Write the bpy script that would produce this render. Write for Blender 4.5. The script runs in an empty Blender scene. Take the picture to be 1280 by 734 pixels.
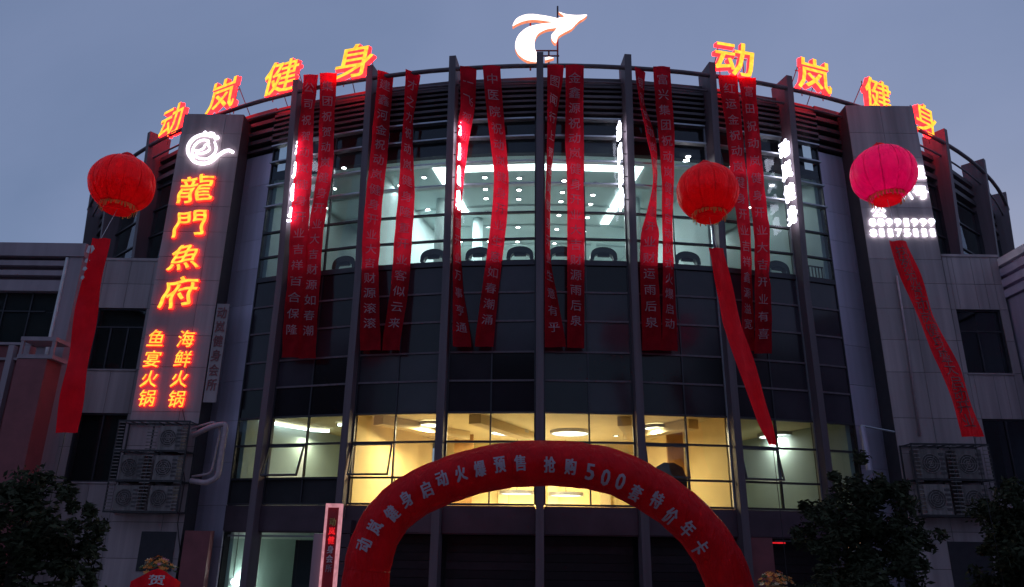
import bpy, bmesh, math, random
from math import sin, cos, radians, pi, sqrt, atan2
from mathutils import Vector, Matrix
random.seed(7)
S = bpy.context.scene
COL = S.collection

# ------------------------------------------------------------------ camera
F, PT, RL, CZ = 922.0, 0.326, 0.0129, 3.3            # focal in px of a 1280 px picture, pitch, roll, eye height
def ray(px, py):
    X, Y = px - 640, py - 367; c, s = cos(RL), sin(RL)
    a, u = c*X + s*Y, s*X - c*Y
    return Vector((a/F, (F*cos(PT) - u*sin(PT))/F, (F*sin(PT) + u*cos(PT))/F))
cam_d = bpy.data.cameras.new('camera'); cam = bpy.data.objects.new('camera', cam_d); COL.objects.link(cam)
cam_d.sensor_width = 36; cam_d.lens = F/1280*36; cam_d.clip_start = .1; cam_d.clip_end = 5000
_f = ray(640, 367).normalized(); _r = (ray(641, 367) - ray(640, 367)).normalized(); _u = _r.cross(_f)
_m = Matrix((_r, _u, -_f)).transposed().to_4x4(); _m.translation = (0, 0, CZ)
cam.matrix_world = _m; S.camera = cam

# ------------------------------------------------------------------ sky, sun, exposure
W = bpy.data.worlds.new('World'); S.world = W; W.use_nodes = True
nt = W.node_tree; nt.nodes.clear()
out = nt.nodes.new('ShaderNodeOutputWorld')
SUN_EL, SUN_AZ = radians(3), radians(25)
sky = nt.nodes.new('ShaderNodeTexSky'); sky.sky_type = 'NISHITA'; sky.sun_disc = False
sky.sun_elevation = SUN_EL; sky.sun_rotation = SUN_AZ; sky.dust_density = 2.0; sky.ozone_density = 3.0
bg1 = nt.nodes.new('ShaderNodeBackground'); bg1.inputs[1].default_value = .06
nt.links.new(sky.outputs[0], bg1.inputs[0])
# the even dusk cloud layer over it
tc = nt.nodes.new('ShaderNodeTexCoord'); nz = nt.nodes.new('ShaderNodeTexNoise')
nz.inputs['Scale'].default_value = 1.6; nz.inputs['Detail'].default_value = 5; nz.inputs['Distortion'].default_value = .6
nt.links.new(tc.outputs['Generated'], nz.inputs['Vector'])
cr = nt.nodes.new('ShaderNodeValToRGB')
cr.color_ramp.elements[0].position = .3; cr.color_ramp.elements[0].color = (.128, .172, .290, 1)
cr.color_ramp.elements[1].position = .7; cr.color_ramp.elements[1].color = (.205, .245, .392, 1)
nt.links.new(nz.outputs['Fac'], cr.inputs['Fac'])
bg2 = nt.nodes.new('ShaderNodeBackground'); bg2.inputs[1].default_value = 1.0
nt.links.new(cr.outputs[0], bg2.inputs[0])
add = nt.nodes.new('ShaderNodeAddShader')
nt.links.new(bg1.outputs[0], add.inputs[0]); nt.links.new(bg2.outputs[0], add.inputs[1])
nt.links.new(add.outputs[0], out.inputs[0])
sl = bpy.data.lights.new('sun', 'SUN'); sl.energy = .02; sl.angle = radians(20); sl.color = (1, .85, .75)
so = bpy.data.objects.new('sun', sl); COL.objects.link(so)
so.rotation_euler = (radians(90) - SUN_EL, 0, pi - SUN_AZ)
S.view_settings.view_transform = 'Standard'; S.view_settings.look = 'None'
S.view_settings.exposure = 0; S.view_settings.gamma = 1

# ------------------------------------------------------------------ measured layout
X0, Y0, R = 2.31, 62.64, 34.64                        # axis and radius of the curved front
TH = [-20.69 + 6.237*k for k in range(7)]             # the seven fins
THL, THR = -23.3, 19.85
def P(th, rho=0, z=0):
    t = radians(th); return Vector((X0 + (R+rho)*sin(t), Y0 - (R+rho)*cos(t), z))
def at(px, py, Y):
    r = ray(px, py); r = r*(Y/r.y); return Vector((r.x, r.y, r.z + CZ))
def onwall(px, py, rho=0):
    r = ray(px, py); a = r.x**2 + r.y**2; b = -2*(r.x*X0 + r.y*Y0); c = X0**2 + Y0**2 - (R+rho)**2
    t = (-b - sqrt(max(0, b*b - 4*a*c)))/(2*a); p = r*t; return Vector((p.x, p.y, p.z + CZ))
def interp(x, xs, ys):
    if x <= xs[0]: return ys[0]
    for i in range(len(xs)-1):
        if x <= xs[i+1]:
            t = (x - xs[i])/(xs[i+1] - xs[i]); return ys[i] + (ys[i+1] - ys[i])*t
    return ys[-1]

# ------------------------------------------------------------------ materials
def mat(name, col, rough=.6, metal=0, var=.12, scale=3.0, bump=.0, emit=None, es=0, rnd=0, spec=None, streak=False):
    m = bpy.data.materials.new(name); m.use_nodes = True
    n = m.node_tree.nodes; l = m.node_tree.links; b = n['Principled BSDF']
    b.inputs['Roughness'].default_value = rough; b.inputs['Metallic'].default_value = metal
    if spec is not None: b.inputs['Specular IOR Level'].default_value = spec
    co = n.new('ShaderNodeTexCoord'); no = n.new('ShaderNodeTexNoise')
    no.inputs['Scale'].default_value = scale; no.inputs['Detail'].default_value = 6
    geo = n.new('ShaderNodeNewGeometry')
    if streak:
        mp = n.new('ShaderNodeMapping'); mp.inputs['Scale'].default_value = (2.8, 2.8, .16)
        l.new(geo.outputs['Position'], mp.inputs['Vector']); l.new(mp.outputs[0], no.inputs['Vector'])
    else: l.new(geo.outputs['Position'], no.inputs['Vector'])
    r = n.new('ShaderNodeValToRGB')
    r.color_ramp.elements[0].position = .3; r.color_ramp.elements[1].position = .72
    r.color_ramp.elements[0].color = tuple(c*(1-var) for c in col) + (1,)
    r.color_ramp.elements[1].color = tuple(min(1, c*(1+var)) for c in col) + (1,)
    l.new(no.outputs['Fac'], r.inputs['Fac']); src = r.outputs[0]
    if rnd:
        oi = n.new('ShaderNodeObjectInfo'); mr = n.new('ShaderNodeMapRange')
        mr.inputs['To Min'].default_value = 1-rnd; mr.inputs['To Max'].default_value = 1+rnd
        l.new(oi.outputs['Random'], mr.inputs['Value'])
        hs = n.new('ShaderNodeHueSaturation'); l.new(mr.outputs[0], hs.inputs['Value']); l.new(src, hs.inputs['Color']); src = hs.outputs[0]
    l.new(src, b.inputs['Base Color'])
    if bump:
        bp = n.new('ShaderNodeBump'); bp.inputs['Strength'].default_value = bump; bp.inputs['Distance'].default_value = .02
        n2 = n.new('ShaderNodeTexNoise'); n2.inputs['Scale'].default_value = scale*9; n2.inputs['Detail'].default_value = 5
        l.new(geo.outputs['Position'], n2.inputs['Vector'])
        l.new(n2.outputs['Fac'], bp.inputs['Height']); l.new(bp.outputs[0], b.inputs['Normal'])
    if emit:
        b.inputs['Emission Color'].default_value = tuple(emit) + (1,); b.inputs['Emission Strength'].default_value = es
    return m
def glass(name, tint=(.8, .86, .85), wave=.004):
    m = bpy.data.materials.new(name); m.use_nodes = True
    n = m.node_tree.nodes; l = m.node_tree.links; n.clear()
    o = n.new('ShaderNodeOutputMaterial'); mx = n.new('ShaderNodeMixShader')
    tr = n.new('ShaderNodeBsdfTransparent'); tr.inputs[0].default_value = tuple(tint) + (1,)
    gl = n.new('ShaderNodeBsdfGlossy'); gl.inputs['Roughness'].default_value = .015; gl.inputs[0].default_value = (.9, .92, 1, 1)
    fr = n.new('ShaderNodeFresnel'); fr.inputs[0].default_value = 1.52
    geo = n.new('ShaderNodeNewGeometry'); no = n.new('ShaderNodeTexNoise'); no.inputs['Scale'].default_value = .8
    bp = n.new('ShaderNodeBump'); bp.inputs['Strength'].default_value = .25; bp.inputs['Distance'].default_value = wave
    l.new(geo.outputs['Position'], no.inputs['Vector']); l.new(no.outputs['Fac'], bp.inputs['Height'])
    iv = n.new('ShaderNodeMath'); iv.operation = 'SUBTRACT'; iv.inputs[0].default_value = 1; l.new(geo.outputs['Backfacing'], iv.inputs[1])
    mu = n.new('ShaderNodeMath'); mu.operation = 'MULTIPLY'; l.new(fr.outputs[0], mu.inputs[0]); l.new(iv.outputs[0], mu.inputs[1])
    l.new(bp.outputs[0], gl.inputs['Normal']); l.new(mu.outputs[0], mx.inputs[0])
    l.new(tr.outputs[0], mx.inputs[1]); l.new(gl.outputs[0], mx.inputs[2]); l.new(mx.outputs[0], o.inputs[0])
    return m
def cloth(name, col, trans=.45, rough=.45, wr=.35, ws=5, spec=.12):
    m = bpy.data.materials.new(name); m.use_nodes = True
    n = m.node_tree.nodes; l = m.node_tree.links; b = n['Principled BSDF']; o = n['Material Output']
    geo = n.new('ShaderNodeNewGeometry'); no = n.new('ShaderNodeTexNoise'); no.inputs['Scale'].default_value = 2.5; no.inputs['Detail'].default_value = 5
    l.new(geo.outputs['Position'], no.inputs['Vector'])
    r = n.new('ShaderNodeValToRGB'); r.color_ramp.elements[0].position = .3; r.color_ramp.elements[1].position = .7
    r.color_ramp.elements[0].color = tuple(c*.85 for c in col) + (1,); r.color_ramp.elements[1].color = tuple(min(1, c*1.12) for c in col) + (1,)
    l.new(no.outputs['Fac'], r.inputs['Fac']); l.new(r.outputs[0], b.inputs['Base Color'])
    b.inputs['Roughness'].default_value = rough; b.inputs['Specular IOR Level'].default_value = spec
    w2 = n.new('ShaderNodeTexNoise'); w2.inputs['Scale'].default_value = ws; w2.inputs['Detail'].default_value = 3; w2.inputs['Distortion'].default_value = 1.2
    mp = n.new('ShaderNodeMapping'); mp.inputs['Scale'].default_value = (1.6, 1.6, .5); l.new(geo.outputs['Position'], mp.inputs['Vector']); l.new(mp.outputs[0], w2.inputs['Vector'])
    bp = n.new('ShaderNodeBump'); bp.inputs['Strength'].default_value = wr; bp.inputs['Distance'].default_value = .08; l.new(w2.outputs['Fac'], bp.inputs['Height']); l.new(bp.outputs[0], b.inputs['Normal'])
    t = n.new('ShaderNodeBsdfTranslucent'); l.new(r.outputs[0], t.inputs[0]); l.new(bp.outputs[0], t.inputs['Normal'])
    mx = n.new('ShaderNodeMixShader'); mx.inputs[0].default_value = trans
    l.new(b.outputs[0], mx.inputs[1]); l.new(t.outputs[0], mx.inputs[2]); l.new(mx.outputs[0], o.inputs[0])
    return m
def glow(name, col, s, edge=None):
    m = bpy.data.materials.new(name); m.use_nodes = True
    n = m.node_tree.nodes; l = m.node_tree.links; n.clear()
    o = n.new('ShaderNodeOutputMaterial'); e = n.new('ShaderNodeEmission')
    geo = n.new('ShaderNodeNewGeometry'); no = n.new('ShaderNodeTexNoise'); no.inputs['Scale'].default_value = 5
    l.new(geo.outputs['Position'], no.inputs['Vector'])
    mr = n.new('ShaderNodeMapRange'); mr.inputs['From Min'].default_value = .3; mr.inputs['From Max'].default_value = .7
    mr.inputs['To Min'].default_value = s*.75; mr.inputs['To Max'].default_value = s*1.25
    l.new(no.outputs['Fac'], mr.inputs['Value']); l.new(mr.outputs[0], e.inputs[1])
    e.inputs[0].default_value = tuple(col) + (1,); l.new(e.outputs[0], o.inputs[0]); return m

M = dict(
 fin=mat('fin_metal', (.135, .098, .115), .6, 0, .2, 1.5, .05, rnd=.12, streak=True),
 slat=mat('slat_metal', (.11, .085, .095), .5, .3, .2, 2, .05, rnd=.25),
 alu=mat('aluminium', (.42, .42, .46), .38, .75, .1, 4, .03, rnd=.15),
 mull=mat('dark_frame', (.05, .045, .055), .45, .4, .1, 4),
 pane=glass('pane_glass'), hide=mat('brown_leather', (.10, .065, .04), .5, 0, .2, 4), spandrel=mat('charcoal_glass', (.030, .024, .032), .14, 0, .2, .8, 0, rnd=.7, spec=.34),
 dark=mat('dark_backing', (.022, .02, .024), .8, 0, .2, 1.5),
 tile=mat('grey_cladding', (.38, .295, .305), .6, 0, .26, .9, .06, rnd=.10, streak=True),
 tileback=mat('joint_dark', (.05, .045, .05), .9),
 lav=mat('lavender_metal', (.56, .49, .62), .5, .55, .1, 1.2, .04, rnd=.10, streak=True),
 fascia=mat('fascia_metal', (.10, .062, .08), .4, .4, .15, 1.5, .04, rnd=.15),
 concrete=mat('concrete', (.30, .29, .28), .85, 0, .12, 2, .2),
 shutter=mat('shutter_metal', (.035, .022, .028), .5, .5, .2, 3, .05, rnd=.3),
 plant=mat('house_plant', (.06, .12, .04), .6, 0, .3, 6), frame_wood=mat('picture_frame', (.16, .08, .03), .5, 0, .2, 6), canvas=mat('picture_canvas', (.35, .3, .22), .8, 0, .6, 1.5), warmwall=mat('warm_plaster', (.76, .58, .29), .8, 0, .08, .7),
 warmceil=mat('cream_ceiling', (.78, .64, .37), .8, 0, .05, .6),
 beam=mat('cream_beam', (.60, .47, .28), .8, 0, .06, 1), brownwall=mat('brown_curtain', (.42, .22, .08), .8, 0, .15, 2),
 greywall=mat('pale_grey_plaster', (.48, .57, .57), .8, 0, .06, .6),
 whiteceil=mat('white_ceiling', (.52, .64, .64), .8, 0, .04, .8),
 floor=mat('floor_tile', (.22, .2, .18), .3, 0, .1, 2),
 machine=mat('dark_machine', (.03, .033, .036), .45, 0, .1, 4),
 lampw=glow('cool_light', (.93, 1.0, 1.0), 6.0), dot=glow('downlight_glow', (1, .98, .95), 22), dotw=glow('warm_dot', (1, .9, .65), 9),
 ring=glow('ring_light', (1, .92, .68), 5.0), ringw=glow('ring_white', (1, .99, .9), 4.0),
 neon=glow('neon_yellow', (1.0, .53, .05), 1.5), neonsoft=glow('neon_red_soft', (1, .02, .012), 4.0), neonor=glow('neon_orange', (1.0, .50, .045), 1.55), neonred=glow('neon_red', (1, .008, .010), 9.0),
 led=glow('led_white', (.84, .86, 1.0), 6.0), ledtube=glow('led_tube', (.92, .86, 1), 3.2), ledpink=glow('led_pink', (1, .84, .80), 2.2),
 emberedge=glow('ember_edge', (1, .30, .16), 1.0), ledsoft=glow('led_soft', (.84, .86, 1), 2.6), redled=glow('led_red', (1, .02, .03), .8), pinkled=glow('pink_edge', (1, .42, .50), .55),
 steel=mat('dark_steel', (.06, .055, .06), .5, .6, .2, 5),
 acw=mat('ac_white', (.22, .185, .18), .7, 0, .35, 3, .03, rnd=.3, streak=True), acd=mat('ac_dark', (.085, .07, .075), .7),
 pipe=mat('wrapped_duct', (.45, .33, .36), .55, .1, .15, 6, .1),
 banner=cloth('banner_cloth', (.95, .014, .04), .78), bigred=cloth('ribbon_cloth', (.97, .010, .025), .4),
 btext=cloth('banner_print', (.72, .42, .48), .5),
 lantern_signlit=cloth('lantern_skin_signlit', (.80, .006, .16), .55, .3, .8, 4, .35), lantern=cloth('lantern_skin', (.85, .005, .016), .55, .3, .8, 4, .35), fringe=cloth('fringe_gold', (.7, .35, .1), .5),  # pink skin: glow of the sign behind put into the colour
 arch=cloth('arch_nylon', (.76, .004, .012), .3, .4, .9, 3, .2), atext=mat('arch_letter', (.47, .34, .40), .7, 0, .1, 8),
 leaf=mat('leaf_dark', (.040, .044, .026), .85, 0, .35, 3, spec=.1), leaf2=mat('leaf_mid', (.055, .062, .035), .85, 0, .35, 3, spec=.1),
 bark=mat('bark', (.05, .04, .03), .9, 0, .3, 6, .4),
 petal=mat('petal_orange', (.75, .28, .05), .6, 0, .3, 9), petal2=mat('petal_cream', (.75, .62, .4), .6, 0, .2, 9), petal3=mat('petal_pink', (.7, .25, .3), .6, 0, .2, 9),
 green=mat('basket_green', (.06, .1, .03), .7, 0, .3, 9), wicker=mat('wicker', (.35, .22, .1), .8, 0, .3, 20, .3),
 pinkwall=mat('neighbour_render', (.36, .28, .31), .8, 0, .1, 1, .08, streak=True), redpaint_redlit=mat('red_paint_redlit', (.24, .065, .075), .6, 0, .15, 2),  # red paint also carries the red light on entrance piers and neighbour's bay
 ground=mat('asphalt', (.05, .05, .052), .9, 0, .2, 1.5, .3), paving=mat('paving', (.24, .23, .22), .8, 0, .15, 2, .2),
 shopwall=mat('shop_plaster', (.5, .58, .54), .7, 0, .06, 1), redpanel=mat('red_panel', (.35, .02, .03), .5, 0, .15, 3),
 ochre=mat('ochre_sign', (.55, .42, .12), .6), whitepaint=mat('white_paint', (.72, .68, .7), .6),
 block=mat('block_wall', (.10, .08, .075), .9, 0, .2, .4), greyred=mat('red_render', (.3, .15, .14), .8),
)

# ------------------------------------------------------------------ mesh building
ORI = {}
class MB:
    def __init__(s): s.v = []; s.f = []; s.mi = []; s.mats = []
    def slot(s, m):
        if m not in s.mats: s.mats.append(m)
        return s.mats.index(m)
    def add(s, vs, fs, m=None):
        o = len(s.v); s.v += [Vector(v) for v in vs]; k = s.slot(m)
        for f in fs: s.f.append([i+o for i in f]); s.mi.append(k)
        return s
    def hexa(s, p, m=None):                           # 8 corners: bottom four, top four
        return s.add(p, [(3,2,1,0), (4,5,6,7), (0,1,5,4), (1,2,6,5), (2,3,7,6), (3,0,4,7)], m)
    def box(s, a, b, m=None):
        x0, y0, z0 = a; x1, y1, z1 = b
        return s.hexa([(x0,y0,z0), (x1,y0,z0), (x1,y1,z0), (x0,y1,z0), (x0,y0,z1), (x1,y0,z1), (x1,y1,z1), (x0,y1,z1)], m)
    def prism(s, poly, ext, m=None):                  # planar polygon extruded by vector ext
        n = len(poly); poly = [Vector(p) for p in poly]; ext = Vector(ext)
        return s.add(poly + [p + ext for p in poly], [tuple(range(n))[::-1], tuple(range(n, 2*n))] + [(i, (i+1) % n, n+(i+1) % n, n+i) for i in range(n)], m)
    def tube(s, pts, rad, m=None, n=8, cap=True):
        pts = [Vector(p) for p in pts]; rads = rad if isinstance(rad, (list, tuple)) else [rad]*len(pts)
        rings = []; prev = None
        for i, p in enumerate(pts):
            d = (pts[min(i+1, len(pts)-1)] - pts[max(i-1, 0)]).normalized()
            if prev is None:
                u = d.cross(Vector((0, 0, 1)));
                if u.length < .05: u = d.cross(Vector((0, 1, 0)))
            else: u = prev - d*prev.dot(d)
            u.normalize(); prev = u; w = d.cross(u)
            rings.append([p + (u*cos(2*pi*k/n) + w*sin(2*pi*k/n))*rads[i] for k in range(n)])
        vs = [v for r in rings for v in r]
        fs = [(i*n+k, i*n+(k+1) % n, (i+1)*n+(k+1) % n, (i+1)*n+k) for i in range(len(pts)-1) for k in range(n)]
        if cap: fs += [tuple(range(n))[::-1], tuple(range((len(pts)-1)*n, len(pts)*n))]
        return s.add(vs, fs, m)
    def lathe(s, c, prof, m=None, n=24):              # prof: (radius, z)
        vs = [(c[0] + r*cos(2*pi*k/n), c[1] + r*sin(2*pi*k/n), c[2] + z) for r, z in prof for k in range(n)]
        fs = [(i*n+k, i*n+(k+1) % n, (i+1)*n+(k+1) % n, (i+1)*n+k) for i in range(len(prof)-1) for k in range(n)]
        return s.add(vs, fs, m)
    def build(s, name, parent=None, smooth=False, label=None):
        o0 = ORI.get(parent.name, Vector()) if parent else Vector()
        me = bpy.data.meshes.new(name); me.from_pydata([v - o0 for v in s.v], [], s.f)
        for m in s.mats: me.materials.append(m)
        for p, k in zip(me.polygons, s.mi): p.material_index = k; p.use_smooth = smooth
        me.update(); bm = bmesh.new(); bm.from_mesh(me); bmesh.ops.recalc_face_normals(bm, faces=bm.faces); bm.to_mesh(me); bm.free()
        o = bpy.data.objects.new(name, me); COL.objects.link(o)
        if parent: o.parent = parent; ORI[o.name] = o0
        if label: o['label'] = label
        return o
def thing(name, loc, label, cat, group=None):
    o = bpy.data.objects.new(name, None); COL.objects.link(o); o.location = loc; o.empty_display_size = .3
    ORI[o.name] = Vector(loc); tag(o, label, cat, group); return o
def tag(o, label, cat, group=None):
    o['label'] = label; o['category'] = cat
    if group: o['group'] = group
    return o
def structure(o): o['kind'] = 'structure'; return o
UC = {}
def piece(name, parent, m, frame, size, off=(0, 0, 0)):  # a box sharing one unit cube per material; frame is a 4x4, size in its axes
    if m.name not in UC:
        me = bpy.data.meshes.new(name); b = MB().box((-.5, -.5, -.5), (.5, .5, .5))
        me.from_pydata(b.v, [], b.f); me.materials.append(m); me.update(); UC[m.name] = me
    o = bpy.data.objects.new(name, UC[m.name]); COL.objects.link(o); o.parent = parent
    base = ORI.get(parent.name, Vector())
    o.matrix_local = Matrix.Translation(-base) @ frame @ Matrix.Translation(off) @ Matrix.Diagonal((*size, 1))
    ORI[o.name] = base; return o
def frame(pos, xdir, zdir=(0, 0, 1)):
    x = Vector(xdir).normalized(); z = Vector(zdir).normalized(); y = z.cross(x).normalized(); z = x.cross(y)
    m = Matrix((x, y, z)).transposed().to_4x4(); m.translation = pos; return m
AX = Matrix.Identity(4)
def facet(tha, thb, rho):                             # frame of one straight bay: x along it, y into the building
    a, b = P(tha, rho), P(thb, rho); return frame((a+b)/2, b-a), (b-a).length

# ------------------------------------------------------------------ lettering
GC = {}
def glyph(ch, bold=.0):
    k = (ch, bold)
    if k in GC: return GC[k]
    cu = bpy.data.curves.new('lettering', 'FONT'); cu.body = ch; cu.size = 1; cu.resolution_u = 2; cu.offset = bold
    ob = bpy.data.objects.new('lettering', cu)
    me = bpy.data.meshes.new_from_object(ob)
    vs = [v.co.copy() for v in me.vertices]; fs = [tuple(p.vertices) for p in me.polygons]
    bpy.data.objects.remove(ob); bpy.data.curves.remove(cu); bpy.data.meshes.remove(me)
    if vs:
        xs = [v.x for v in vs]; ys = [v.y for v in vs]
        cx = (min(xs)+max(xs))/2; cy = (min(ys)+max(ys))/2
        vs = [Vector((v.x-cx, v.y-cy, 0)) for v in vs]
        w, h = max(xs)-min(xs), max(ys)-min(ys)
    else: w = h = 1
    GC[k] = (vs, fs, w, h); return GC[k]
def fine_glyph(ch, t=.16):
    vs, fs, w, h = glyph(ch); k = (ch, 'fine')
    if k in GC: return GC[k]
    vs = list(vs); todo = [f for f in fs]; done = []; mid = {}
    while todo:
        f = todo.pop()
        if len(f) > 3:
            todo += [(f[0], f[i], f[i+1]) for i in range(1, len(f)-1)]; continue
        e = [((vs[f[i]]-vs[f[(i+1) % 3]]).length, i) for i in range(3)]; L, i = max(e)
        if L < t: done.append(f); continue
        a, c, d = f[i], f[(i+1) % 3], f[(i+2) % 3]; kk = tuple(sorted((a, c)))
        if kk not in mid: mid[kk] = len(vs); vs.append((vs[a]+vs[c])/2)
        todo += [(a, mid[kk], d), (mid[kk], c, d)]
    GC[k] = (vs, done, w, h); return GC[k]
def solid_glyph(b, ch, fr, w, h, depth, mface, mside, bold=.02, shear=0, back=True, rise=0):
    """extruded character: x right, z up in frame fr, front towards -y"""
    vs, fs, gw, gh = fine_glyph(ch, .1) if rise else glyph(ch)
    if bold:                                          # heavier strokes: the same outline again, shifted each way
        d = bold*h
        for k, (dx, dz) in enumerate(((d, d*.6), (-d, d*.6), (d, -d*.6), (-d, -d*.6))):
            solid_glyph(b, ch, fr @ Matrix.Translation((dx, -.0015*(k+1), dz)), w-2*d, h-2*d, depth, mface, mside, 0, shear, back, rise)
        w, h = w-2*d, h-2*d
    L = [(v.x/gw*w + shear*v.y/gh*h, v.y/gh*h) for v in vs]
    if rise:                                          # brush hand: strokes rise to the right, bow and flare out at the foot
        L = [(x*(1 + .22*max(0, -y/h)) + .035*w*sin(3.2*y/h*pi), y + rise*x + .028*h*sin(2.6*pi*x/w)) for x, y in L]
    front = [fr @ Vector((x, -depth, y)) for x, y in L]; rear = [fr @ Vector((x, 0, y)) for x, y in L]
    b.add(front, fs, mface)
    n = len(vs); cnt = {}
    for f in fs:
        for i in range(len(f)):
            e = (f[i], f[(i+1) % len(f)]); cnt[tuple(sorted(e))] = cnt.get(tuple(sorted(e)), []) + [e]
    sides = [e[0] for e in cnt.values() if len(e) == 1]
    b.add(front + rear, [(p, q, n+q, n+p) for p, q in sides], mside)
    if back: b.add(rear, [tuple(reversed(f)) for f in fs], mside)

# ================================================================== ground
structure(MB().box((-1500, -1500, -.5), (1500, 1500, 0), M['ground']).build('ground'))
structure(MB().box((-40, 10, -.4), (40, 75, .15), M['paving']).build('pavement'))
structure(MB().box((-28, 24, -.3), (28, 70, 1.2), M['paving']).build('pavement'))

# ================================================================== the curved building
BLD = thing('curved_building', P(-2, 0, 1.2), 'dark building with a bowed glass front, tall metal fins and grey side towers', 'building')
ROWS = [4.63, 5.60, 6.92, 8.03, 9.27, 10.41, 11.68, 12.89, 14.16, 15.22, 16.42, 17.68, 18.74, 19.95, 20.82]
def finrho(z): return .30 if z < 13.5 else .30 + (z-13.5)/(23.66-13.5)*.55
def fin(th, z0=1.2, ztop=23.66, lab=None):
    t = radians(th); tx = Vector((cos(t), sin(t), 0))*.15
    prof = [(-.3, z0), (.30, z0), (.30, 13.5), (.85, ztop), (-.3, ztop)]
    b = MB(); b.prism([P(th, r, z) - tx for r, z in prof], tx*2, M['fin']); return b.build('fin', BLD)
for th in TH: fin(th)
WINGL, WINGR = [-37.9, -46.0, -55.0], [34.3, 42.3, 51.2]
for th in WINGL + WINGR: fin(th, 15.0, 23.85)
# top rail
def arc(tha, thb, n): return [tha + (thb-tha)*i/n for i in range(n+1)]
MB().tube([P(t, .72, 23.04) for t in arc(-56, 52.5, 54)], .10, M['fin'], 8).build('top_rail', BLD, True)
MB().tube([P(t, .45, 22.42) for t in arc(-56, 52.5, 54)], .05, M['fin'], 6).build('lower_rail', BLD, True)
edges = [THL] + TH + [THR]
def sector(name, tha, thb, r0, r1, z0, z1, m, n=14, parent=BLD):
    b = MB(); ts = arc(tha, thb, n)
    for i in range(n):
        p = [P(ts[i], r1), P(ts[i+1], r1), P(ts[i+1], r0), P(ts[i], r0)]
        b.hexa([Vector((q.x, q.y, z0)) for q in p] + [Vector((q.x, q.y, z1)) for q in p], m)
    return b.build(name, parent)
# per bay: panes, mullion, transoms, slats
for i in range(8):
    a, c = edges[i], edges[i+1]
    fr, L = facet(a, c, -.12)
    wide = i not in (0, 7)
    ncol = 2 if wide else 1
    inset = .15
    x0, x1 = -L/2 + (inset if i > 0 else 0), L/2 - (inset if i < 7 else 0)
    w = (x1-x0)/ncol
    for r in range(len(ROWS)-1):
        z0, z1 = ROWS[r], ROWS[r+1]
        for k in range(ncol):
            if (i, r, k) in ((1, 1, 0), (2, 1, 0), (5, 1, 0), (6, 1, 0)): continue      # the tilted sashes, below
            if r == 0 and i in (0, 1): continue                                           # dark panels instead
            sp = 8.0 < z0 < 14.1
            piece('spandrel_panel' if sp else 'pane', BLD, M['spandrel'] if sp else M['pane'], fr, (w-.03, .02, z1-z0-.03), (x0+w*(k+.5), random.uniform(-.003, .003), (z0+z1)/2))
    if ncol == 2:
        piece('mullion', BLD, M['mull'], fr, (.055, .12, ROWS[-1]-ROWS[0]), ((x0+x1)/2, 0, (ROWS[0]+ROWS[-1])/2))
    for k, xx in enumerate((x0, x1)):
        piece('mullion', BLD, M['alu'] if 8 <= 8 and i in (1, 2, 5, 6) and k != 0 else M['mull'], fr, (.06, .10, ROWS[-1]-ROWS[0]), (xx + (.032 if k == 0 else -.032), -.01, (ROWS[0]+ROWS[-1])/2))
    for r, z in enumerate(ROWS):
        if z > 17.0: piece('transom', BLD, M['alu'], fr, (x1-x0-.14, .26, .07), ((x0+x1)/2, -.14, z))
        else: piece('transom', BLD, M['fin'] if 8.5 < z < 14 else M['mull'], fr, (x1-x0-.13, .15 if z < 8.5 or z > 14 else .10, .075 if z != 14.16 else .22), ((x0+x1)/2, -.02, z))
    if i in (0, 1):
        piece('dark_panel', BLD, M['dark'], fr, (x1-x0-.05, .05, ROWS[1]-ROWS[0]-.06), ((x0+x1)/2, .04, (ROWS[0]+ROWS[1])/2))
    for z, h in ((21.12, .10), (21.42, .12), (21.70, .10), (21.96, .12), (22.22, .10), (22.46, .12)):
        piece('louvre_slat', BLD, M['slat'], fr, (x1-x0, .26, h), ((x0+x1)/2, -.10, z))
    piece('roof_beam', BLD, M['slat'], fr, (L-.02, .4, .34), (0, .12, 22.82))
    piece('fascia_panel', BLD, M['fascia'], fr, (x1-x0-.02, .10, .96), ((x0+x1)/2, -.05, 4.10))
    piece('fascia_soffit', BLD, M['fascia'], fr, (x1-x0-.02, .9, .06), ((x0+x1)/2, .42, 3.60))
# tilted top-hung sashes
for i, ang in ((1, 17), (2, 15), (5, 12), (6, 14)):
    a, c = edges[i], edges[i+1]; fr, L = facet(a, c, -.12)
    x0, x1 = -L/2+.15, L/2-.15; w = (x1-x0)/2; z0, z1 = ROWS[1], ROWS[2]
    f2 = fr @ Matrix.Translation((x0+w/2, -.05, z1-.04)) @ Matrix.Rotation(radians(-ang), 4, 'X')
    H = z1-z0-.06; Wd = w-.10
    b = MB(); t = .045
    for lo, hi in (((-Wd/2, -t, -H), (-Wd/2+.05, t, 0)), ((Wd/2-.05, -t, -H), (Wd/2, t, 0)), ((-Wd/2+.05, -t+.002, -H), (Wd/2-.05, t-.002, -H+.06)), ((-Wd/2+.05, -t+.002, -.06), (Wd/2-.05, t-.002, 0))):
        m0 = MB().box(lo, hi); b.add([f2 @ v for v in m0.v], m0.f, M['mull'])
    sash = b.build('open_sash', BLD)
    piece('pane', sash, M['pane'], f2, (Wd-.1, .02, H-.12), (0, 0, -H/2))
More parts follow.
